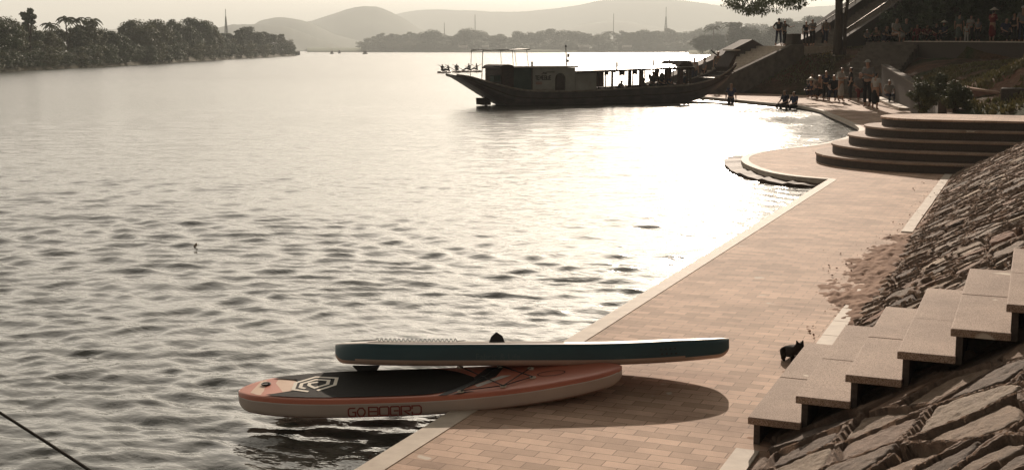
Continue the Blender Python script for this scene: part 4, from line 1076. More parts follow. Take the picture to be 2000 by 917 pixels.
garden_bush(1803, 213, 34.2, 62, 62, 1, 'leafy garden bush behind the top terrace, left of its rounder neighbour')
garden_bush(1868, 213, 33.8, 84, 52, 2, 'wide rounded garden bush behind the top terrace, left of the brick plinth')
garden_bush(1835, 195, 36.5, 40, 48, 3, 'tall narrow bush peeking up between two wider ones')

# ------------------------------------------------------------------ people (one skinned surface per body, clothes and hair as parts)
def skin(name, V, E_, Rr, root=0, sub=1):
    me = bpy.data.meshes.new(name); me.from_pydata([tuple(v) for v in V], E_, []); o = bpy.data.objects.new(name, me); COL.objects.link(o)
    o.modifiers.new('s', 'SKIN'); sub_ = o.modifiers.new('u', 'SUBSURF'); sub_.levels = sub; sub_.render_levels = sub
    if not me.skin_vertices: bpy.context.view_layer.update()
    for i, r in enumerate(Rr):
        sv = me.skin_vertices[0].data[i]; sv.radius = r if isinstance(r, tuple) else (r, r); sv.use_root = (i == root); sv.use_loose = False
    bpy.context.view_layer.update()
    m2 = bpy.data.meshes.new_from_object(o.evaluated_get(bpy.context.evaluated_depsgraph_get())); bpy.data.objects.remove(o); m2.name = name
    m2.polygons.foreach_set('use_smooth', [True] * len(m2.polygons)); return m2
POSE = {  # joint positions for a 1.7 m figure facing -Y
 'stand': dict(pel=(0, 0, .95), che=(0, 0, 1.28), nec=(0, 0, 1.45), hea=(0, -.02, 1.60), el=[(-.24, .02, 1.12), (.24, .02, 1.12)], wr=[(-.25, -.06, .88), (.25, -.06, .88)], kn=[(-.10, -.02, .50), (.11, .0, .50)], an=[(-.11, .03, .08), (.13, .02, .08)]),
 'akimbo': dict(pel=(0, 0, .95), che=(0, 0, 1.28), nec=(0, 0, 1.45), hea=(0, -.03, 1.60), el=[(-.36, .08, 1.14), (.36, .08, 1.14)], wr=[(-.18, -.04, .98), (.18, -.04, .98)], kn=[(-.13, -.02, .50), (.13, .0, .50)], an=[(-.18, .03, .08), (.18, .02, .08)]),
 'point': dict(pel=(0, 0, .95), che=(0, 0, 1.28), nec=(0, 0, 1.45), hea=(0, -.03, 1.60), el=[(-.24, .02, 1.12), (.30, -.22, 1.22)], wr=[(-.25, -.06, .88), (.36, -.46, 1.30)], kn=[(-.08, -.04, .50), (.09, .0, .50)], an=[(-.09, .03, .08), (.10, .06, .08)]),
 'hold': dict(pel=(0, 0, .95), che=(0, .01, 1.28), nec=(0, -.02, 1.45), hea=(0, -.07, 1.58), el=[(-.23, -.04, 1.12), (.23, -.04, 1.12)], wr=[(-.10, -.28, 1.18), (.10, -.28, 1.18)], kn=[(-.10, -.03, .50), (.11, .0, .50)], an=[(-.10, .04, .08), (.13, -.04, .08)]),
 'walk': dict(pel=(0, 0, .93), che=(0, -.03, 1.27), nec=(0, -.06, 1.43), hea=(0, -.10, 1.58), el=[(-.24, .14, 1.12), (.24, -.12, 1.12)], wr=[(-.23, .10, .90), (.22, -.26, .95)], kn=[(-.10, -.18, .52), (.10, .06, .50)], an=[(-.10, -.20, .09), (.10, .34, .14)]),
 'sit': dict(pel=(0, .05, .46), che=(0, .02, .80), nec=(0, -.02, .96), hea=(0, -.06, 1.10), el=[(-.26, -.06, .66), (.26, -.06, .66)], wr=[(-.15, -.30, .56), (.15, -.30, .56)], kn=[(-.13, -.42, .48), (.13, -.42, .48)], an=[(-.13, -.40, .08), (.13, -.40, .08)]),
 'squat': dict(pel=(0, .10, .22), che=(0, -.02, .52), nec=(0, -.08, .67), hea=(0, -.13, .80), el=[(-.24, -.20, .46), (.24, -.20, .46)], wr=[(-.12, -.42, .42), (.12, -.42, .42)], kn=[(-.16, -.34, .50), (.16, -.34, .50)], an=[(-.13, -.12, .07), (.13, -.12, .07)]),
 'paddle': dict(pel=(0, .05, .22), che=(0, .02, .55), nec=(0, -.02, .70), hea=(0, -.05, .85), el=[(-.28, -.14, .44), (.28, -.10, .52)], wr=[(-.16, -.40, .40), (.22, -.38, .60)], kn=[(-.18, -.38, .34), (.18, -.38, .34)], an=[(-.12, -.72, .10), (.12, -.72, .10)]),
}
m_skin = g('skin', (.36, .20, .13), (.30, .165, .105), 5, .55); m_hair = g('black_hair', (.014, .012, .011), (.008, .007, .007), 30, .5)
CL = {n: g(n + '_cloth', c, tuple(x * .75 for x in c), 9, .85, .3, .004) for n, c in dict(white=(.46, .43, .39), black=(.02, .02, .022), navy=(.03, .035, .06), red=(.17, .02, .02), green=(.10, .12, .10), grey=(.20, .19, .18), blue=(.05, .06, .11), tan=(.20, .15, .11), pink=(.42, .20, .20)).items()}
def proto_person(pose):
    J = POSE[pose]; sh = [tuple(J['che'][k] + d[k] for k in range(3)) for d in ((-.17, .0, .12), (.17, .0, .12))]; hp = [tuple(J['pel'][k] + d[k] for k in range(3)) for d in ((-.09, 0, -.04), (.09, 0, -.04))]
    V = [J['pel'], J['che'], J['nec'], tuple(J['hea'][k] - (0, 0, .06)[k] for k in range(3)), J['hea'], tuple(J['hea'][k] + (0, 0, .08)[k] for k in range(3))]; E_ = [(0, 1), (1, 2), (2, 3), (3, 4), (4, 5)]; Rr = [(.135, .10), (.15, .10), .052, .062, .085, .055]
    for s_ in (0, 1):
        n = len(V); w = J['wr'][s_]; e = J['el'][s_]; dr = (Vector(w) - Vector(e)).normalized(); hd = tuple(Vector(w) + dr * .07); ft = tuple(Vector(w) + dr * .15); th = tuple(Vector(w) + dr * .07 + Vector(((.04 if s_ == 0 else -.04), -.03, 0)))
        V += [sh[s_], e, w, hd, ft, th]; E_ += [(1, n), (n, n + 1), (n + 1, n + 2), (n + 2, n + 3), (n + 3, n + 4), (n + 3, n + 5)]; Rr += [.058, .042, .027, (.038, .02), (.022, .012), .012]
    for s_ in (0, 1):
        n = len(V); a = J['an'][s_]; to = (a[0], a[1] - .13, max(.03, a[2] - .05))
        V += [hp[s_], J['kn'][s_], a, to]; E_ += [(0, n), (n, n + 1), (n + 1, n + 2), (n + 2, n + 3)]; Rr += [.092, .060, .040, (.042, .028)]
    body = skin('body', V, E_, Rr)
    sv = [J['pel'], J['che'], tuple(Vector(J['nec']) - Vector((0, 0, .05)))] + [sh[0], tuple((Vector(sh[0]) + Vector(J['el'][0])) / 2 * 1.0 + (Vector(J['el'][0]) - Vector(sh[0])) * .3), sh[1], tuple((Vector(sh[1]) + Vector(J['el'][1])) / 2 + (Vector(J['el'][1]) - Vector(sh[1])) * .3)]
    shirt = skin('shirt', sv, [(0, 1), (1, 2), (1, 3), (3, 4), (1, 5), (5, 6)], [(.16, .125), (.17, .12), .07, .072, .062, .072, .062])
    tv = [tuple(Vector(J['pel']) + Vector((0, 0, .06)))]; te = []; tr = [(.15, .115)]
    for s_ in (0, 1):
        n = len(tv); tv += [hp[s_], J['kn'][s_], tuple(Vector(J['an'][s_]) + (Vector(J['kn'][s_]) - Vector(J['an'][s_])) * .15)]; te += [(0, n), (n, n + 1), (n + 1, n + 2)]; tr += [.105, .078, .062]
    trou = skin('trousers', tv, te, tr)
    kn = (Vector(J['kn'][0]) + Vector(J['kn'][1])) / 2; an = (Vector(J['an'][0]) + Vector(J['an'][1])) / 2
    skirt = skin('skirt', [J['pel'], tuple(kn), tuple(an + (kn - an) * .35)], [(0, 1), (1, 2)], [(.16, .13), (.20, .15), (.22, .17)])
    h = Vector(J['hea']); hair = skin('hair', [tuple(h + Vector((0, .03, .08))), tuple(h + Vector((0, .055, .0))), tuple(h + Vector((0, .07, -.10)))], [(0, 1), (1, 2)], [(.088, .088), (.085, .06), (.05, .03)])
    return dict(body=body, shirt=shirt, trousers=trou, skirt=skirt, hair=hair, head=h)
PR = {k: proto_person(k) for k in POSE}
def cone_hat(h, parent, m, r=.24, z=.10, ht=.15):
    mb = MB(); n = 20; vs = [(h.x, h.y, h.z + z + ht)] + [(h.x + r * math.cos(2 * math.pi * i / n), h.y + r * math.sin(2 * math.pi * i / n), h.z + z - .02) for i in range(n)] + [(h.x, h.y, h.z + z + ht - .02)]
    mb.add(vs, [(0, 1 + i, 1 + (i + 1) % n) for i in range(n)] + [(n + 1, 1 + (i + 1) % n, 1 + i) for i in range(n)]); return mb.build('hat', m, parent, smooth=True)
def cap_hat(h, parent, m):
    mb = MB(); vs = []; n = 14
    for j in range(5):
        a = j / 4 * math.pi / 2
        for i in range(n): t = 2 * math.pi * i / n; vs.append((h.x + .105 * math.cos(a) * math.cos(t), h.y + .115 * math.cos(a) * math.sin(t), h.z + .05 + .10 * math.sin(a)))
    mb.add(vs, [(j * n + i, j * n + (i + 1) % n, (j + 1) * n + (i + 1) % n, (j + 1) * n + i) for j in range(4) for i in range(n)])
    mb.box((h.x, h.y - .14, h.z + .055), (.15, .12, .012)); return mb.build('hat', m, parent)
def person(foot, hgt, pose, face, top, bottom, label, group=None, hat=None, skirt=False):
    """foot: ground point; hgt: standing-equivalent body height; face: heading of the gaze in degrees (0 = towards -Y)"""
    pr_ = PR[pose]; root = empty('person', tuple(foot), rad(face), hgt / 1.7); tag(root, label, 'person', group)
    def add(k, m): me = pr_[k]; o = bpy.data.objects.new(k, me if me.materials else me); 
    for k, m in (('body', m_skin), ('shirt', CL[top]), ('skirt' if skirt else 'trousers', CL[bottom]), ('hair', m_hair)):
        me = pr_[k]
        if not me.materials: me.materials.append(m)
        o = bpy.data.objects.new(k, me); link(o, root); o.material_slots[0].link = 'OBJECT'; o.material_slots[0].material = m
    if hat == 'cone': cone_hat(pr_['head'], root, M['cream_print'])
    if hat == 'cap': cap_hat(pr_['head'], root, CL['white'])
    return root
def on(u, v): return P(u, v, 0.0)
def at(u, D, z): p = Q(u, 97, D); return Vector((p.x, p.y, z))
def standing(u, vf, vh, D=None, **k): pass
def px_h(vf, vh, D): return (vf - vh) * D / 2427
HD = lambda p: Vector(p).dot(HF)
def ground_person(u, vf, vh, pose, face, top, bottom, label, group, hat=None, skirt=False, full=None):
    f = on(u, vf); D = HD(f); tot = {'sit': 1.19, 'squat': .90, 'paddle': .95}.get(pose, 1.70); h = px_h(vf, vh, D) / tot * 1.7
    return person(f, h, pose, face, top, bottom, label, group, hat, skirt)
GL = 'people on the shaded walkway'
ground_person(1693, 209, 118, 'hold', -20, 'grey', 'black', 'person standing in a white cap and pale grey shirt on the shaded walkway', GL, hat='cap')
ground_person(1709, 214, 141, 'stand', 150, 'white', 'black', 'person with white top and long black skirt standing beside the white-capped one', GL, skirt=True)
ground_person(1735, 203, 156, 'sit', 30, 'white', 'navy', 'small person in white sitting right of the long black skirt', GL)
ground_person(1641, 199, 131, 'hold', 60, 'white', 'white', 'person in a long white tunic standing by the planter bank', GL, skirt=True)
ground_person(1660, 198, 131, 'stand', -80, 'black', 'black', 'person all in black, facing the long white tunic', GL)
ground_person(1678, 197, 141, 'sit', 20, 'grey', 'red', 'person in grey top and dark red trousers sitting behind the white-capped one', GL)
ground_person(1612, 196, 138, 'stand', 10, 'navy', 'black', 'tallest dark-clothed person in the left part of the walkway crowd', GL)
ground_person(1628, 197, 146, 'sit', 0, 'black', 'navy', 'person in black sitting just left of the long white tunic', GL)
ground_person(1597, 194, 146, 'squat', 40, 'tan', 'black', 'person in tan squatting at the left end of the walkway crowd', GL)
ground_person(1586, 192, 156, 'squat', -30, 'navy', 'navy', 'person squatting under a pale conical hat at the foot of the bank', GL, hat='cone')
ground_person(1585, 186, 144, 'sit', 10, 'grey', 'black', 'person in grey sitting behind the conical hat', GL)
GE = 'people seated on the quay edge'
e1 = on(1533, 205.5); person(e1 + Vector((0, 0, -.40)), 1.55, 'sit', -35, 'navy', 'black', 'dark-shirted person sitting on the quay edge, left one of the pair above the water', GE)
e2 = on(1551, 207); person(e2 + Vector((0, 0, -.40)), 1.5, 'sit', -35, 'blue', 'black', 'blue-shirted person sitting on the quay edge, right one of the pair above the water', GE)
w1 = at(1430, 62.5, -.85); person(w1, 1.7, 'stand', 20, 'blue', 'navy', 'person wading thigh-deep in blue below the raised prow of the houseboat')
GS = 'people at the foot of the river stair'
person(at(1357, 71, .45), 1.62, 'stand', 40, 'white', 'navy', 'person with dark hair and white shirt right beside the end of the boat cabin', GS)
person(at(1377, 71, .45), 1.62, 'stand', -60, 'grey', 'black', 'slim person seen in profile between the boat cabin and the prow', GS)
person(at(1403, 72, .70), 1.72, 'stand', 10, 'tan', 'black', 'person in tan top standing close to the raised prow', GS)
GT = 'people on the middle landing of the river stair'
lz = 2.72
person(at(1520, 75.3, lz), 1.68, 'akimbo', 170, 'black', 'navy', 'person standing with hands on hips behind the square pier of the landing', GT)
person(at(1531, 74.0, lz), 1.52, 'point', 60, 'grey', 'black', 'person with grey top and outstretched arm beside the square pier', GT)
person(at(1573, 75.5, lz), 1.5, 'stand', 30, 'black', 'black', 'person in black with bushy hair at the foot of the upper flight', GT)
person(at(1586, 74.8, lz), 1.62, 'hold', -20, 'grey', 'black', 'person in grey next to the bushy-haired one on the landing', GT)
person(at(1612, 74, lz + .1), 1.5, 'walk', 200, 'tan', 'navy', 'person in tan walking up the lowest steps of the upper flight', GT)
person(at(1606, 77, lz), 1.45, 'stand', 90, 'navy', 'black', 'short person in navy behind the handrail of the upper flight', GT)
GP = 'people on the upper promenade'
def prom_p(u, vh, D, pose, face, top, bottom, label, hat=None, skirt=False, h=None):
    z = 2.95; p = Q(u, 97, D); z = max(ground(p.x, p.y, 8), 2.85); tot = {'sit': 1.19, 'squat': .90}.get(pose, 1.70)
    hh = h or (CH + (97 - vh) / 2427 * D - z) / tot * 1.7
    person((p.x, p.y, z - .02), hh, pose, face, top, bottom, label, GP, hat, skirt)
prom_p(1692, 58, 74, 'sit', 20, 'grey', 'black', 'person in grey sitting leftmost in the row above the dark bank')
prom_p(1712, 52, 75, 'squat', -20, 'tan', 'black', 'person in tan squatting at the head of the shaded stair')
prom_p(1728, 50, 74, 'squat', 40, 'black', 'navy', 'person in black squatting beside the seated long white dress')
prom_p(1748, 36, 73, 'sit', 50, 'white', 'white', 'person in a long white dress sitting at the head of the shaded stair', skirt=True)
prom_p(1768, 36, 73.5, 'sit', 10, 'green', 'black', 'person in grey-green sitting right of the long white dress')
prom_p(1790, 48, 73, 'sit', -10, 'red', 'red', 'person in dark red sitting left of the centre of the ledge')
prom_p(1808, 48, 72.5, 'squat', 20, 'red', 'black', 'person in red and black squatting on the ledge')
prom_p(1826, 46, 72, 'sit', 30, 'black', 'red', 'person in black top and red trousers sitting on the ledge')
prom_p(1843, 44, 71, 'sit', -40, 'navy', 'black', 'person in navy with a conical hat sitting left of the green tunic', hat='cone')
prom_p(1871, 24, 68.5, 'stand', 170, 'green', 'green', 'person in a long grey-green tunic standing with back turned on the ledge', skirt=True)
prom_p(1893, 30, 68.5, 'hold', 20, 'white', 'black', 'person in white shirt standing right of the green tunic')
prom_p(1886, 46, 67.2, 'stand', 10, 'white', 'white', 'small person dressed all in white in front of the white shirt')
prom_p(1908, 36, 68, 'stand', -30, 'grey', 'black', 'person in grey standing between the white shirt and the red dress')
prom_p(1936, 19, 66.5, 'hold', 150, 'red', 'red', 'person in a long red dress standing on the ledge, conical hat catching the light', hat='cone', skirt=True)
prom_p(1962, 36, 66, 'sit', 30, 'blue', 'black', 'person in blue sitting right of the red dress')
prom_p(1978, 26, 66, 'stand', -20, 'black', 'black', 'person in black standing second from the right edge of the ledge')
prom_p(1994, 14, 65, 'stand', 20, 'grey', 'navy', 'person with pale cap standing at the right edge of the photo', hat='cap')

# ------------------------------------------------------------------ cat beside the granite steps
def cat():
    b = P(1550, 706, 0); root = empty('cat', (b.x, b.y, 0), rad(-60), .76); tag(root, 'dark cat with white paws resting against the side of the granite steps', 'cat')
    # faces +X in its own frame; sitting low with raised head
    V = [(-.16, 0, .09), (-.06, 0, .11), (.05, 0, .12), (.12, 0, .15), (.17, 0, .20), (.215, 0, .195), (.25, 0, .18)]; E_ = [(i, i + 1) for i in range(6)]; Rr = [.07, .078, .068, .05, .043, .036, .016]
    for sx in (-1, 1):
        n = len(V); V += [(.08, sx * .045, .09), (.11, sx * .05, .035), (.19, sx * .05, .015)]; E_ += [(2, n), (n, n + 1), (n + 1, n + 2)]; Rr += [.030, .02, .018]
        n = len(V); V += [(-.13, sx * .07, .08), (-.05, sx * .095, .035), (-.12, sx * .085, .02), (-.03, sx * .09, .012)]; E_ += [(0, n), (n, n + 1), (n + 1, n + 2), (n + 2, n + 3)]; Rr += [.045, .028, .018, .016]
        n = len(V); V += [(.165, sx * .026, .24), (.16, sx * .036, .275)]; E_ += [(4, n), (n, n + 1)]; Rr += [.018, .005]
    n = len(V); V += [(-.23, .02, .05), (-.27, .09, .02), (-.20, .16, .015)]; E_ += [(0, n), (n, n + 1), (n + 1, n + 2)]; Rr += [.018, .014, .011]
    me = skin('body', V, E_, Rr, 0, 2); o = bpy.data.objects.new('body', me); me.materials.append(g('dark_fur', (.030, .022, .018), (.012, .010, .009), 40, .9, .6, .004)); link(o, root)
    for sx in (-1, 1):
        MB().tube([(.135, sx * .05, .026), (.17, sx * .05, .019), (.208, sx * .05, .015)], [.021, .0215, .013], 10).build('paw', CL['white'], root, smooth=True)
        MB().bar((.212, sx * .016, .206), (.218, sx * .017, .207), .006, 8).build('eye', M['cream_print'], root)
    MB().tube([(.115, -.03, .105), (.135, 0, .10), (.115, .03, .105)], .02, 8).build('chest_patch', CL['white'], root, smooth=True)
cat()
c = P(1932, 205, 1.0)

# ------------------------------------------------------------------ houseboat
def houseboat():
    A = Q(985, 205, 58.6); B_ = Q(1370, 190, 63.6); A.z = B_.z = 0; X = (B_ - A).normalized(); Yv = Vector((0, 0, 1)).cross(X)   # Yv points to the far side
    O = Vector((A.x, A.y, WZ)); root = empty('houseboat', tuple(O), math.atan2(X.y, X.x)); tag(root, 'long dark wooden houseboat with two cabins and upswept prow moored by the stair', 'houseboat')
    nrm = Yv
    def loc(u, v, yoff=0.0):                      # (s, z) of a photo point lying on the plane yoff behind the near side
        d = ray(u, v); t = ((A + Yv * yoff) - CP).dot(nrm) / d.dot(nrm); p = CP + d * t
        return (p - A).dot(X), p.z - WZ
    HW = 1.05
    gun = [(899, 147), (925, 151), (948, 158), (975, 166), (1003, 173), (1040, 178), (1100, 179), (1160, 177), (1230, 173), (1300, 169), (1345, 166), (1372, 161), (1398, 154), (1420, 145), (1438, 134), (1450, 124)]
    bot = [(899, 151), (925, 166), (948, 180), (975, 196), (1003, 210), (1040, 213), (1100, 213), (1160, 211), (1230, 209), (1300, 206), (1345, 202), (1372, 196), (1398, 182), (1420, 168), (1438, 152), (1450, 134)]
    hw = [.62, .74, .84, .94, 1.0, 1.05, 1.05, 1.05, 1.05, 1.05, 1.04, 1.0, .90, .76, .62, .52]
    st = []
    for (u, v), (u2, v2), w in zip(gun, bot, hw):
        s_, z1 = loc(u, v); s2, z2 = loc(u2, v2); st.append((s_, z1, z2, w))
    # smooth resample
    def res(st, n=5):
        out = []
        for i in range(len(st) - 1):
            for k in range(n):
                t = k / n; p0 = st[max(i - 1, 0)]; p1 = st[i]; p2 = st[i + 1]; p3 = st[min(i + 2, len(st) - 1)]
                out.append(tuple(.5 * ((2 * p1[j]) + (-p0[j] + p2[j]) * t + (2 * p0[j] - 5 * p1[j] + 4 * p2[j] - p3[j]) * t * t + (-p0[j] + 3 * p1[j] - 3 * p2[j] + p3[j]) * t ** 3) for j in range(4)))
        out.append(st[-1]); return out
    S_ = res(st); vs = []; K = 12
    for s_, z1, z2, w in S_:
        c = HW; mid = z2 + (z1 - z2) * .42
        ring = [(c - w, z1), (c - w * .97, mid), (c - w * .80, z2 + .06), (c - w * .3, z2), (c + w * .3, z2), (c + w * .80, z2 + .06), (c + w * .97, mid), (c + w, z1), (c + w - .06, z1), (c + w * .9 - .06, mid + .05), (c - w * .9 + .06, mid + .05), (c - w + .06, z1)]
        vs += [(s_, y, z) for y, z in ring]
    n = len(S_); fs = [(i * K + k, i * K + (k + 1) % K, (i + 1) * K + (k + 1) % K, (i + 1) * K + k) for i in range(n - 1) for k in range(K)] + [tuple(range(K)), tuple(range((n - 1) * K, n * K))[::-1]]
    MB().add(vs, fs).build('hull', m_hull, root, smooth=False)
    for sg in (-1, 1):
        MB().tube([(s_, HW + sg * (w + .01), z1 + .01) for s_, z1, z2, w in S_], .045, 6).build('gunwale', g('worn_rail', (.30, .25, .20), (.14, .11, .085), 4, .45), root, smooth=True)
        MB().tube([(s_, HW + sg * (w * .985 + .02), z1 * .62 + z2 * .38) for s_, z1, z2, w in S_], .03, 5).build('rubbing_strake', m_wood, root, smooth=True)
    # raised flat prow board
    s0, z0 = loc(1434, 131); s1, z1 = loc(1452, 99); s2, z2 = loc(1446, 99)
    MB().add([(s0 - .05, HW - .62, z0), (s0 - .05, HW + .62, z0), (s1, HW + .50, z1), (s1, HW - .50, z1), (s0 + .12, HW - .58, z0 - .3), (s0 + .12, HW + .58, z0 - .3), (s1 + .12, HW + .5, z1 - .02), (s1 + .12, HW - .5, z1 - .02)],
             [(0, 1, 2, 3), (7, 6, 5, 4), (0, 4, 5, 1), (3, 2, 6, 7), (0, 3, 7, 4), (1, 5, 6, 2)]).build('prow_board', m_wood, root, bevel=.02)
    MB().box((s1 + .02, HW, z1 + .03), (.34, 1.06, .06)).build('prow_cap', m_kerb, root)
    mb = MB(); hx, hz_ = loc(1428, 104); mb.tube([(hx - .30, HW + .3, hz_ + .16), (hx - .1, HW + .3, hz_), (hx + .14, HW + .3, hz_ - .12)], .035, 6); mb.tube([(hx - .16, HW + .22, hz_ + .10), (hx - .1, HW + .3, hz_)], .03, 6); mb.build('prow_cleat', m_dark, root)
    # thwarts and fore deck
    for u, v in ((1388, 152), (1404, 148), (1418, 140)):
        s_, z_ = loc(u, v, .9); MB().box((s_, HW, z_), (.22, 1.7, .04)).build('thwart', M['worn_rail'], root)
    d0 = loc(1002, 180)[0]; d1 = loc(1372, 166)[0]; zd = loc(1150, 182)[1]
    MB().box(((d0 + d1) / 2, HW, zd - .12), (d1 - d0, 1.8, .05)).build('deck', m_wood, root)
    # aft cabin
    a0 = loc(979, 130)[0]; a1 = loc(1126, 130)[0]; zt = loc(1050, 131)[1]; zb = loc(1050, 181)[1]; g0 = loc(1006, 150)[0]; g1 = loc(1041, 150)[0]
    y0, y1 = .14, 1.96; t = .04
    def wallp(name, pts, y, m, th=.04): return MB().add([(x, yy, z) for yy in (y, y + th) for x, z in pts], [tuple(range(len(pts))), tuple(range(len(pts), 2 * len(pts)))[::-1]] + [(i, (i + 1) % len(pts), (i + 1) % len(pts) + len(pts), i + len(pts)) for i in range(len(pts))]).build(name, m, root)
    wallp('cabin_wall', [(a0 + .1, zb), (g0, zb), (g0, zt - .04), (a0 + .1, zt - .04)], y0, m_wood)
    wallp('cabin_wall', [(g0 + .002, zb), (g1, zb), (g1, zt - .04), (g0 + .002, zt - .04)], y0, m_green)
    # cream side panel with an arched door opening
    dx0 = loc(1087, 160)[0]; dx1 = loc(1107, 160)[0]; dzt = loc(1097, 143)[1]; r = (dx1 - dx0) / 2; arch = [(dx0 + r - r * math.cos(k * math.pi / 12), dzt - r + r * math.sin(k * math.pi / 12)) for k in range(13)]
    half = [(g1 + .002, zb), (dx0, zb)] + arch[:7] + [(dx0 + r, zt - .04), (g1 + .002, zt - .04)]
    wallp('side_panel', half, y0, m_cabin)
    wallp('side_panel', [(dx0 + r + .001, zt - .04)] + arch[6:] + [(dx1, zb), (a1, zb), (a1, zt - .04)], y0, m_cabin)
    wallp('door', [(dx0, zb + .02), (dx1, zb + .02)] + arch[::-1], y0 + .05, m_wood, .03)
    wallp('cabin_wall', [(a0 + .1, zb), (a1, zb), (a1, zt - .04), (a0 + .1, zt - .04)], y1, m_wood)
    for x in (a0 + .1, a1 - .04): MB().box((x + .02, (y0 + y1) / 2 + .02, (zb + zt) / 2 - .02), (.04, y1 - y0 - .04, zt - zb - .04)).build('cabin_wall', m_wood, root)
    MB().box(((g0 + a1) / 2 + .05, HW, zt + .01), (a1 - g0 + .16, 2.06, .07)).build('roof', m_roof, root, bevel=.01)
    mb = MB(); c = (a0 + g0) / 2; rr = (g0 - a0) / 2 + .04; prof = [(c - rr * math.cos(k * math.pi / 14), zt - .08 + (rr * .52) * math.sin(k * math.pi / 14)) for k in range(15)]
    mb.add([(x, y, z) for y in (.06, 2.04) for x, z in prof], [tuple(range(15)), tuple(range(15, 30))[::-1]] + [(i, (i + 1) % 15, (i + 1) % 15 + 15, i + 15) for i in range(15)]); mb.build('arched_roof', m_wood, root)
    MB().box((g1, y0 - .025, (zb + zt) / 2), (.05, .05, zt - zb)).build('post', m_wood, root)
    # lettering on the panel
    def wr(txt, u0, v0, w_, h_, th, m):
        polys, tot = word(txt, 1, 1, .35); k = w_ / tot; sx, sz = loc(u0, v0)
        strokes_mesh([[(a * k, b * h_) for a, b in p] for p in polys], th, lambda a, b, l: Vector((sx + a, y0 - .006 - l, sz + b)), .2).build('lettering', m, root)
    wr('JSE', 1060, 145, .32, .09, .03, m_dark); wr('TEMEBUE', 1048, 156, .86, .18, .045, m_dark)
    s0_, z0_ = loc(1078, 141); MB().box((s0_, y0 - .008, z0_), (.42, .012, .035)).build('lettering', m_dark, root)
    for q in (0, 1): s0_, z0_ = loc(1052, 161 + q * 3.2); MB().box((s0_ + .08, y0 - .008, z0_), (.34, .012, .03)).build('lettering', m_red, root)
    s0_, z0_ = loc(1064, 175); MB().box((s0_, y0 - .02, z0_), (loc(1083, 175)[0] - loc(1044, 175)[0], .04, .04)).build('sill', M['worn_rail'], root)
    # fore cabin: solid piece, then open windows with posts and curtains
    f0 = a1 + .02; f1 = loc(1352, 140)[0]; w0 = loc(1168, 150)[0]; zr0 = loc(1130, 139)[1]; zr1 = loc(1345, 130)[1]; zs = loc(1200, 173)[1]
    rz = lambda x: zr0 + (zr1 - zr0) * (x - f0) / (f1 - f0)
    zl = zb - .12
    wallp('side_panel', [(f0, zl), (w0, zl), (w0, rz(w0) - .06), (f0, rz(f0) - .06)], y0, m_cabin)
    wallp('side_panel', [(f0, zl), (w0, zl), (w0, rz(w0) - .06), (f0, rz(f0) - .06)], y1, m_cabin)
    for y in (y0, y1):
        wallp('window_sill', [(w0 + .002, zl), (f1, zl), (f1, zs + .03), (w0 + .002, zs)], y, m_wood)
        for u in (1172, 1186, 1199, 1226, 1239, 1252, 1262, 1279, 1304, 1318, 1330, 1345, 1352):
            x = loc(u, 150, y - y0)[0] if y > 1 else loc(u, 150)[0]; x = min(x, f1); wd = .10 if u in (1199, 1345, 1352) else .035
            MB().box((x, y + .02, (zs + rz(x)) / 2), (wd, .05, rz(x) - zs)).build('window_post', m_wood, root)
    prof = [(-1.10, -.06), (-1.0, .0), (-.55, .10), (0, .14), (.55, .10), (1.0, .0), (1.10, -.06), (0, -.02)]
    vs = []; xs = [f0 - .02 + (f1 + .1 - f0) * k / 10 for k in range(11)]
    for x in xs: vs += [(x, HW + a, rz(x) + b) for a, b in prof]
    k_ = len(prof); MB().add(vs, [(i * k_ + j, i * k_ + (j + 1) % k_, (i + 1) * k_ + (j + 1) % k_, (i + 1) * k_ + j) for i in range(10) for j in range(k_)] + [tuple(range(k_)), tuple(range(10 * k_, 11 * k_))[::-1]]).build('roof', m_roof, root)
    MB().add([(x, yy, z) for yy in (-.07, -.03) for x, z in [(f0, rz(f0) - .10), (f1 + .08, rz(f1) - .10), (f1 + .08, rz(f1) - .01), (f0, rz(f0) - .01)]], [(0, 1, 2, 3), (7, 6, 5, 4), (0, 4, 5, 1), (1, 5, 6, 2), (2, 6, 7, 3), (3, 7, 4, 0)]).build('eave_board', m_wood, root)
    # rounded front hood
    h0 = loc(1328, 126)[0]; pr2 = [(h0, rz(h0) + .06), (h0 + .35, rz(f1) + .30), (h0 + .8, rz(f1) + .28), (f1 + .05, rz(f1) + .12), (f1 + .28, rz(f1) - .16), (f1 + .2, rz(f1) - .2), (f1, rz(f1) - .04)]
    MB().add([(x, y, z) for y in (.1, 2.0) for x, z in pr2], [tuple(range(7)), tuple(range(7, 14))[::-1]] + [(i, (i + 1) % 7, (i + 1) % 7 + 7, i + 7) for i in range(7)]).build('hood', m_wood, root)
    mb = MB()
    for q in (-.3, 0, .25): mb.tube([(h0 + .3 + q, 1.0, rz(f1) + .22), (h0 + .36 + q, 1.0, rz(f1) + .42), (h0 + .46 + q, 1.0, rz(f1) + .36)], .03, 5)
    mb.build('roof_ornament', m_wood, root)
    # curtains and hanging bundles in the window openings
    rr_ = random.Random(5)
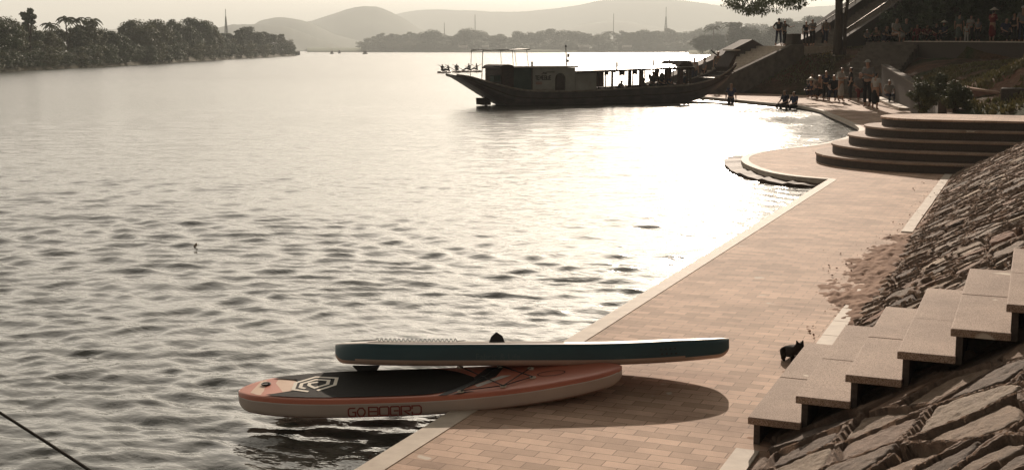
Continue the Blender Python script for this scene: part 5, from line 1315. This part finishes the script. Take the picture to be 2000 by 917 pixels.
    for u, wpx, drop, side in [(1180, 9, .85, 0), (1190, 8, .28, 0), (1206, 10, .92, 1), (1220, 12, .34, 0), (1236, 9, .22, 1), (1245, 10, .30, 0), (1258, 9, .95, 0), (1268, 7, .9, 1), (1290, 7, .22, 0), (1310, 9, .5, 0), (1322, 9, .7, 1), (1334, 12, .95, 0), (1341, 8, .95, 1)]:
        x0, _ = loc(u - wpx / 2, 150); x1, _ = loc(u + wpx / 2, 150); yy = y0 + .12 if side == 0 else y1 - .1; n = 10; vs = []; L = drop * (rz(x0) - zs)
        for k in range(n + 1):
            x = x0 + (x1 - x0) * k / n; yo = yy + .03 * math.sin(k * 2.2)
            zz = rz(x) - .05; sag = L * (1 - .25 * math.sin(math.pi * k / n)) if drop < .5 else L
            vs += [(x, yo, zz), (x + rr_.uniform(-.02, .02), yo, zz - sag)]
        MB().add(vs, [(2 * i, 2 * i + 1, 2 * i + 3, 2 * i + 2) for i in range(n)]).build('curtain', g('brown_curtain', (.16, .09, .07), (.09, .05, .04), 5, .9), root)
    for u in (1312, 1316, 1290):
        x, _ = loc(u, 150); mb = MB(); zz = rz(x) - .1
        mb.bar((x, 1.0, zz), (x, 1.0, zz - .2), .008, 4); mb.tube([(x, 1.0, zz - .2), (x, 1.0, zz - .28), (x, 1.0, zz - .42), (x, 1.0, zz - .5)], [.02, .08, .08, .02], 8); mb.build('lantern', m_dark, root)
    # aft canopy frame and antenna
    mb = MB(); A1 = loc(941, 150, .4); A2 = loc(943, 99, .4); C1 = loc(1035, 97, .4)
    mb.bar((A1[0], .4, A1[1] - .1), (A2[0], .4, A2[1]), .02, 6); mb.bar((A2[0], .4, A2[1]), (C1[0], .4, C1[1]), .018, 6); mb.bar((A2[0], 1.7, A2[1]), (C1[0], 1.7, C1[1]), .016, 6); mb.bar((A1[0], 1.7, A1[1] - .1), (A2[0], 1.7, A2[1]), .014, 6)
    for u in (1010, 1040): x, z = loc(u, 130); x2, z2_ = loc(u - 2 if u < 1020 else 1036, 98); mb.bar((x, .4, z - .1), (x2, .4, z2_), .014, 5); mb.bar((x, 1.7, z - .1), (x2, 1.7, z2_), .014, 5)
    mb.build('canopy_frame', m_dark, root)
    vs = []; 
    for k in range(9):
        t_ = k / 8; x = A2[0] + (C1[0] - A2[0]) * t_; z = A2[1] + (C1[1] - A2[1]) * t_ - .07 * math.sin(math.pi * t_) + .03; vs += [(x, .38, z), (x, 1.72, z), (x, 1.72, z + .02), (x, .38, z + .02)]
    MB().add(vs, [(i * 4 + k, i * 4 + (k + 1) % 4, i * 4 + 4 + (k + 1) % 4, i * 4 + 4 + k) for i in range(8) for k in range(4)]).build('canopy', m_roof, root)
    x, z = loc(1107, 131, 1.0); x2, z2_ = loc(1105, 94, 1.0); mb = MB(); mb.bar((x, 1.0, z), (x2, 1.0, z2_), .03, 6, .02); mb.tube([(x2, 1, z2_), (x2, 1, z2_ + .1), (x2, 1, z2_ + .16)], [.02, .06, .02], 8)
    mb.box((x + .08, 1.0, (z + z2_) / 2 + .1), (.10, .06, .16)); mb.box((x + .04, 1.0, z + .3), (.12, .06, .12)); mb.build('antenna', m_dark, root)
    for u, v0 in ((1041, 123), (1207, 124), (1279, 119)): x, z = loc(u, v0); MB().box((x, .1, z - .12), (.07, .05, .36)).build('roof_stub', m_dark, root)
    x, z = loc(963, 130, .3); x1_, z1_ = loc(984, 130, .3); MB().bar((x, .3, z), (x1_, .3, z1_), .02, 5).build('pole', m_dark, root)
    x, z = loc(950, 150, .1); x1_, z1_ = loc(976, 146, .1); MB().bar((x, .1, z), (x1_, .1, z1_), .02, 5).build('tiller', m_dark, root)
    x, z = loc(976, 154); MB().box((x, .5, z), (.35, .5, .32)).build('engine_box', m_green, root, bevel=.02)
    # rudder hung under the stern
    ra = loc(948, 172, HW); rb = loc(949, 212, HW); mb = MB(); mb.bar((ra[0], HW, ra[1] + .1), (rb[0], HW, rb[1]), .06, 8)
    q = [loc(u, v, HW) for u, v in ((930, 191), (951, 191), (958, 196), (958, 205), (947, 206), (931, 204))]
    mb.add([(x, y, z) for y in (HW - .04, HW + .04) for x, z in q], [tuple(range(6)), tuple(range(6, 12))[::-1]] + [(i, (i + 1) % 6, (i + 1) % 6 + 6, i + 6) for i in range(6)])
    x, z = loc(942, 182, HW); mb.bar((x, HW, z - .2), (x, HW, z + .35), .025, 6); mb.bar((x - .3, HW, z), (x + .25, HW, z), .015, 5); mb.build('rudder', m_wood, root)
    return A, X, Yv, loc, zs
A_, X_, Y_, bloc, zs_ = houseboat()
LBL = ['person with raised shoulders sitting in the second open window from the solid cabin wall', 'dark seated passenger in the middle of the houseboat window row', 'bulky seated passenger just right of the window row middle', 'seated passenger beside the hanging lanterns of the houseboat', 'passenger sitting low near the front windows of the houseboat', 'passenger nearest the bow inside the houseboat cabin']
for (u, dy, h_, pose), lb in zip([(1211, 1.1, 1.3, 'squat'), (1254, 1.2, 1.5, 'squat'), (1275, .9, 1.6, 'sit'), (1291, 1.3, 1.5, 'sit'), (1307, 1.0, 1.4, 'sit'), (1337, 1.2, 1.5, 'sit')], LBL):
    s_, z_ = bloc(u, 175, dy); p = A_ + X_ * s_ + Y_ * dy; zf = bloc(1150, 182)[1] + WZ - .10
    person((p.x, p.y, zf), h_, pose, 40 + u % 90, 'navy' if u % 2 else 'black', 'black', lb, 'passengers inside the houseboat')

# ------------------------------------------------------------------ small craft
def canoe(u, v, length, face, label, name='rowing_board', cat_='paddle board'):
    f = P(u, v, WZ); root = empty(name, tuple(f), rad(face)); tag(root, label, cat_, 'low boards with seated paddlers')
    b = Board(length, .78, .22, .12, nose_pow=2.5, tail_lift=.1); mb, k, n = b.hull(); h = mb.build('hull', m_pvc_w, root, smooth=True); h.location = (-length / 2, 0, -.06)
    xs = [length * (.15 + .6 * i / 20) for i in range(21)]; vs = []
    for x in xs: w = b.half(x / length) - .06; vs += [b.deck(x, -w, .006) + Vector((-length / 2, 0, -.06)), b.deck(x, w, .006) + Vector((-length / 2, 0, -.06))]
    MB().add(vs, [(2 * i, 2 * i + 1, 2 * i + 3, 2 * i + 2) for i in range(20)]).build('foam_pad', m_eva, root)
    return f
def paddler(f, du, h, face, top, label, ang):
    p = Vector((f.x, f.y, 0)) + Rv * du; person((p.x, p.y, WZ + .14), h, 'paddle', face, top, 'black', label, 'paddlers on the river')
    rt = empty('paddle', (p.x, p.y, WZ + .5), rad(ang)); tag(rt, 'thin paddle held by the ' + label.replace('person ', 'paddler '), 'paddle', 'paddles on the river')
    mb = MB(); mb.bar((-.5, -.35, .45), (1.0, -.35, -.35), .03, 6); mb.build('shaft', m_dark, rt); MB().add([(.95, -.45, -.30), (1.05, -.25, -.36), (1.45, -.22, -.58), (1.35, -.48, -.52), (.96, -.45, -.34), (1.06, -.25, -.40), (1.46, -.22, -.62), (1.36, -.48, -.56)], [(0, 1, 2, 3), (7, 6, 5, 4), (0, 4, 5, 1), (1, 5, 6, 2), (2, 6, 7, 3), (3, 7, 4, 0)]).build('blade', m_dark, rt)
f = canoe(868, 142.5, 3.9, 96, 'low board carrying two seated paddlers, leftmost of the four left of the houseboat'); paddler(f, -.25, 1.55, 60, 'black', 'person seated left on the two-person board', 23); paddler(f, .45, 1.45, -40, 'grey', 'person seated right on the two-person board', 40)
f = canoe(892, 141.6, 2.9, 130, 'low board with a single paddler, second from the left in the row of four'); paddler(f, 0, 1.6, 30, 'black', 'person on the second board from the left, back hunched', 30)
f = canoe(912, 141, 3.6, 98, 'low board with a single upright paddler, third from the left in the row of four'); paddler(f, .25, 1.65, -90, 'navy', 'person sitting upright on the third board from the left', 200)
f = canoe(931, 140.8, 3.2, 128, 'low board with a single paddler, nearest the houseboat canopy post'); paddler(f, .0, 1.65, -80, 'grey', 'person on the board nearest the canopy post of the houseboat', 190)
def far_boat(u, v, wpx, hpx, label):
    f = P(u, v, WZ); D = HD(f); L = wpx * D / 2427; H_ = hpx * D / 2427; root = empty('riverboat', (f.x, f.y, WZ), YAW + .2); tag(root, label, 'boat', 'tiny boats near the far bank')
    st = [(-.5, .30, .35), (-.35, .22, .48), (0, .18, .5), (.35, .22, .48), (.5, .34, .30)]; vs = []
    for a, z, w in st: vs += [(a * L, -w * L * .3, z * H_), (a * L * .92, -w * L * .2, -.3), (a * L * .92, w * L * .2, -.3), (a * L, w * L * .3, z * H_)]
    MB().add(vs, [(i * 4 + k, i * 4 + (k + 1) % 4, i * 4 + 4 + (k + 1) % 4, i * 4 + 4 + k) for i in range(4) for k in range(4)] + [(0, 1, 2, 3), (19, 18, 17, 16)]).build('hull', m_wood, root)
    MB().box((0, 0, .5 * H_), (L * .62, L * .2, H_ * .62)).build('cabin', m_conc, root, bevel=.1); MB().box((0, 0, .84 * H_), (L * .72, L * .26, H_ * .08)).build('roof', m_roof, root)
far_boat(648, 105.6, 8, 7, 'tiny hazy boat near the far bank, left of the other one'); far_boat(713, 105.8, 10, 8, 'tiny hazy boat near the far bank, larger and right of the other one')
f = P(663, 104.8, WZ); o = MB().tube([(f.x, f.y, -.3), (f.x, f.y, .7), (f.x, f.y, 1.6), (f.x, f.y, 2.2)], [.9, 1.0, .6, .1], 10).build('buoy', m_dark, smooth=True); tag(o, 'tiny dark buoy between the two hazy boats near the far bank', 'buoy')
f = P(383, 482, WZ); o = MB().tube([(f.x - .03, f.y, WZ + .0), (f.x, f.y, WZ + .03), (f.x + .01, f.y, WZ + .055)], [.016, .022, .006], 8).build('float', M['pale_kerb_stone'], smooth=True); tag(o, 'small pale float drifting alone on the open water left of centre', 'float')
#@@HAZE
hz = MB().box((0, 0, 120.7), (15600, 15600, 246.6)).build('haze', m_dark)
hm = bpy.data.materials.new('haze_air'); hm.use_nodes = True; n_ = hm.node_tree; n_.nodes.clear()
pv = n_.nodes.new('ShaderNodeVolumePrincipled'); ho = n_.nodes.new('ShaderNodeOutputMaterial')
pv.inputs['Color'].default_value = (.90, .95, .95, 1); pv.inputs['Density'].default_value = .00032; pv.inputs['Anisotropy'].default_value = .15
n_.links.new(pv.outputs[0], ho.inputs['Volume']); hz.data.materials.clear(); hz.data.materials.append(hm); hz['kind'] = 'stuff'
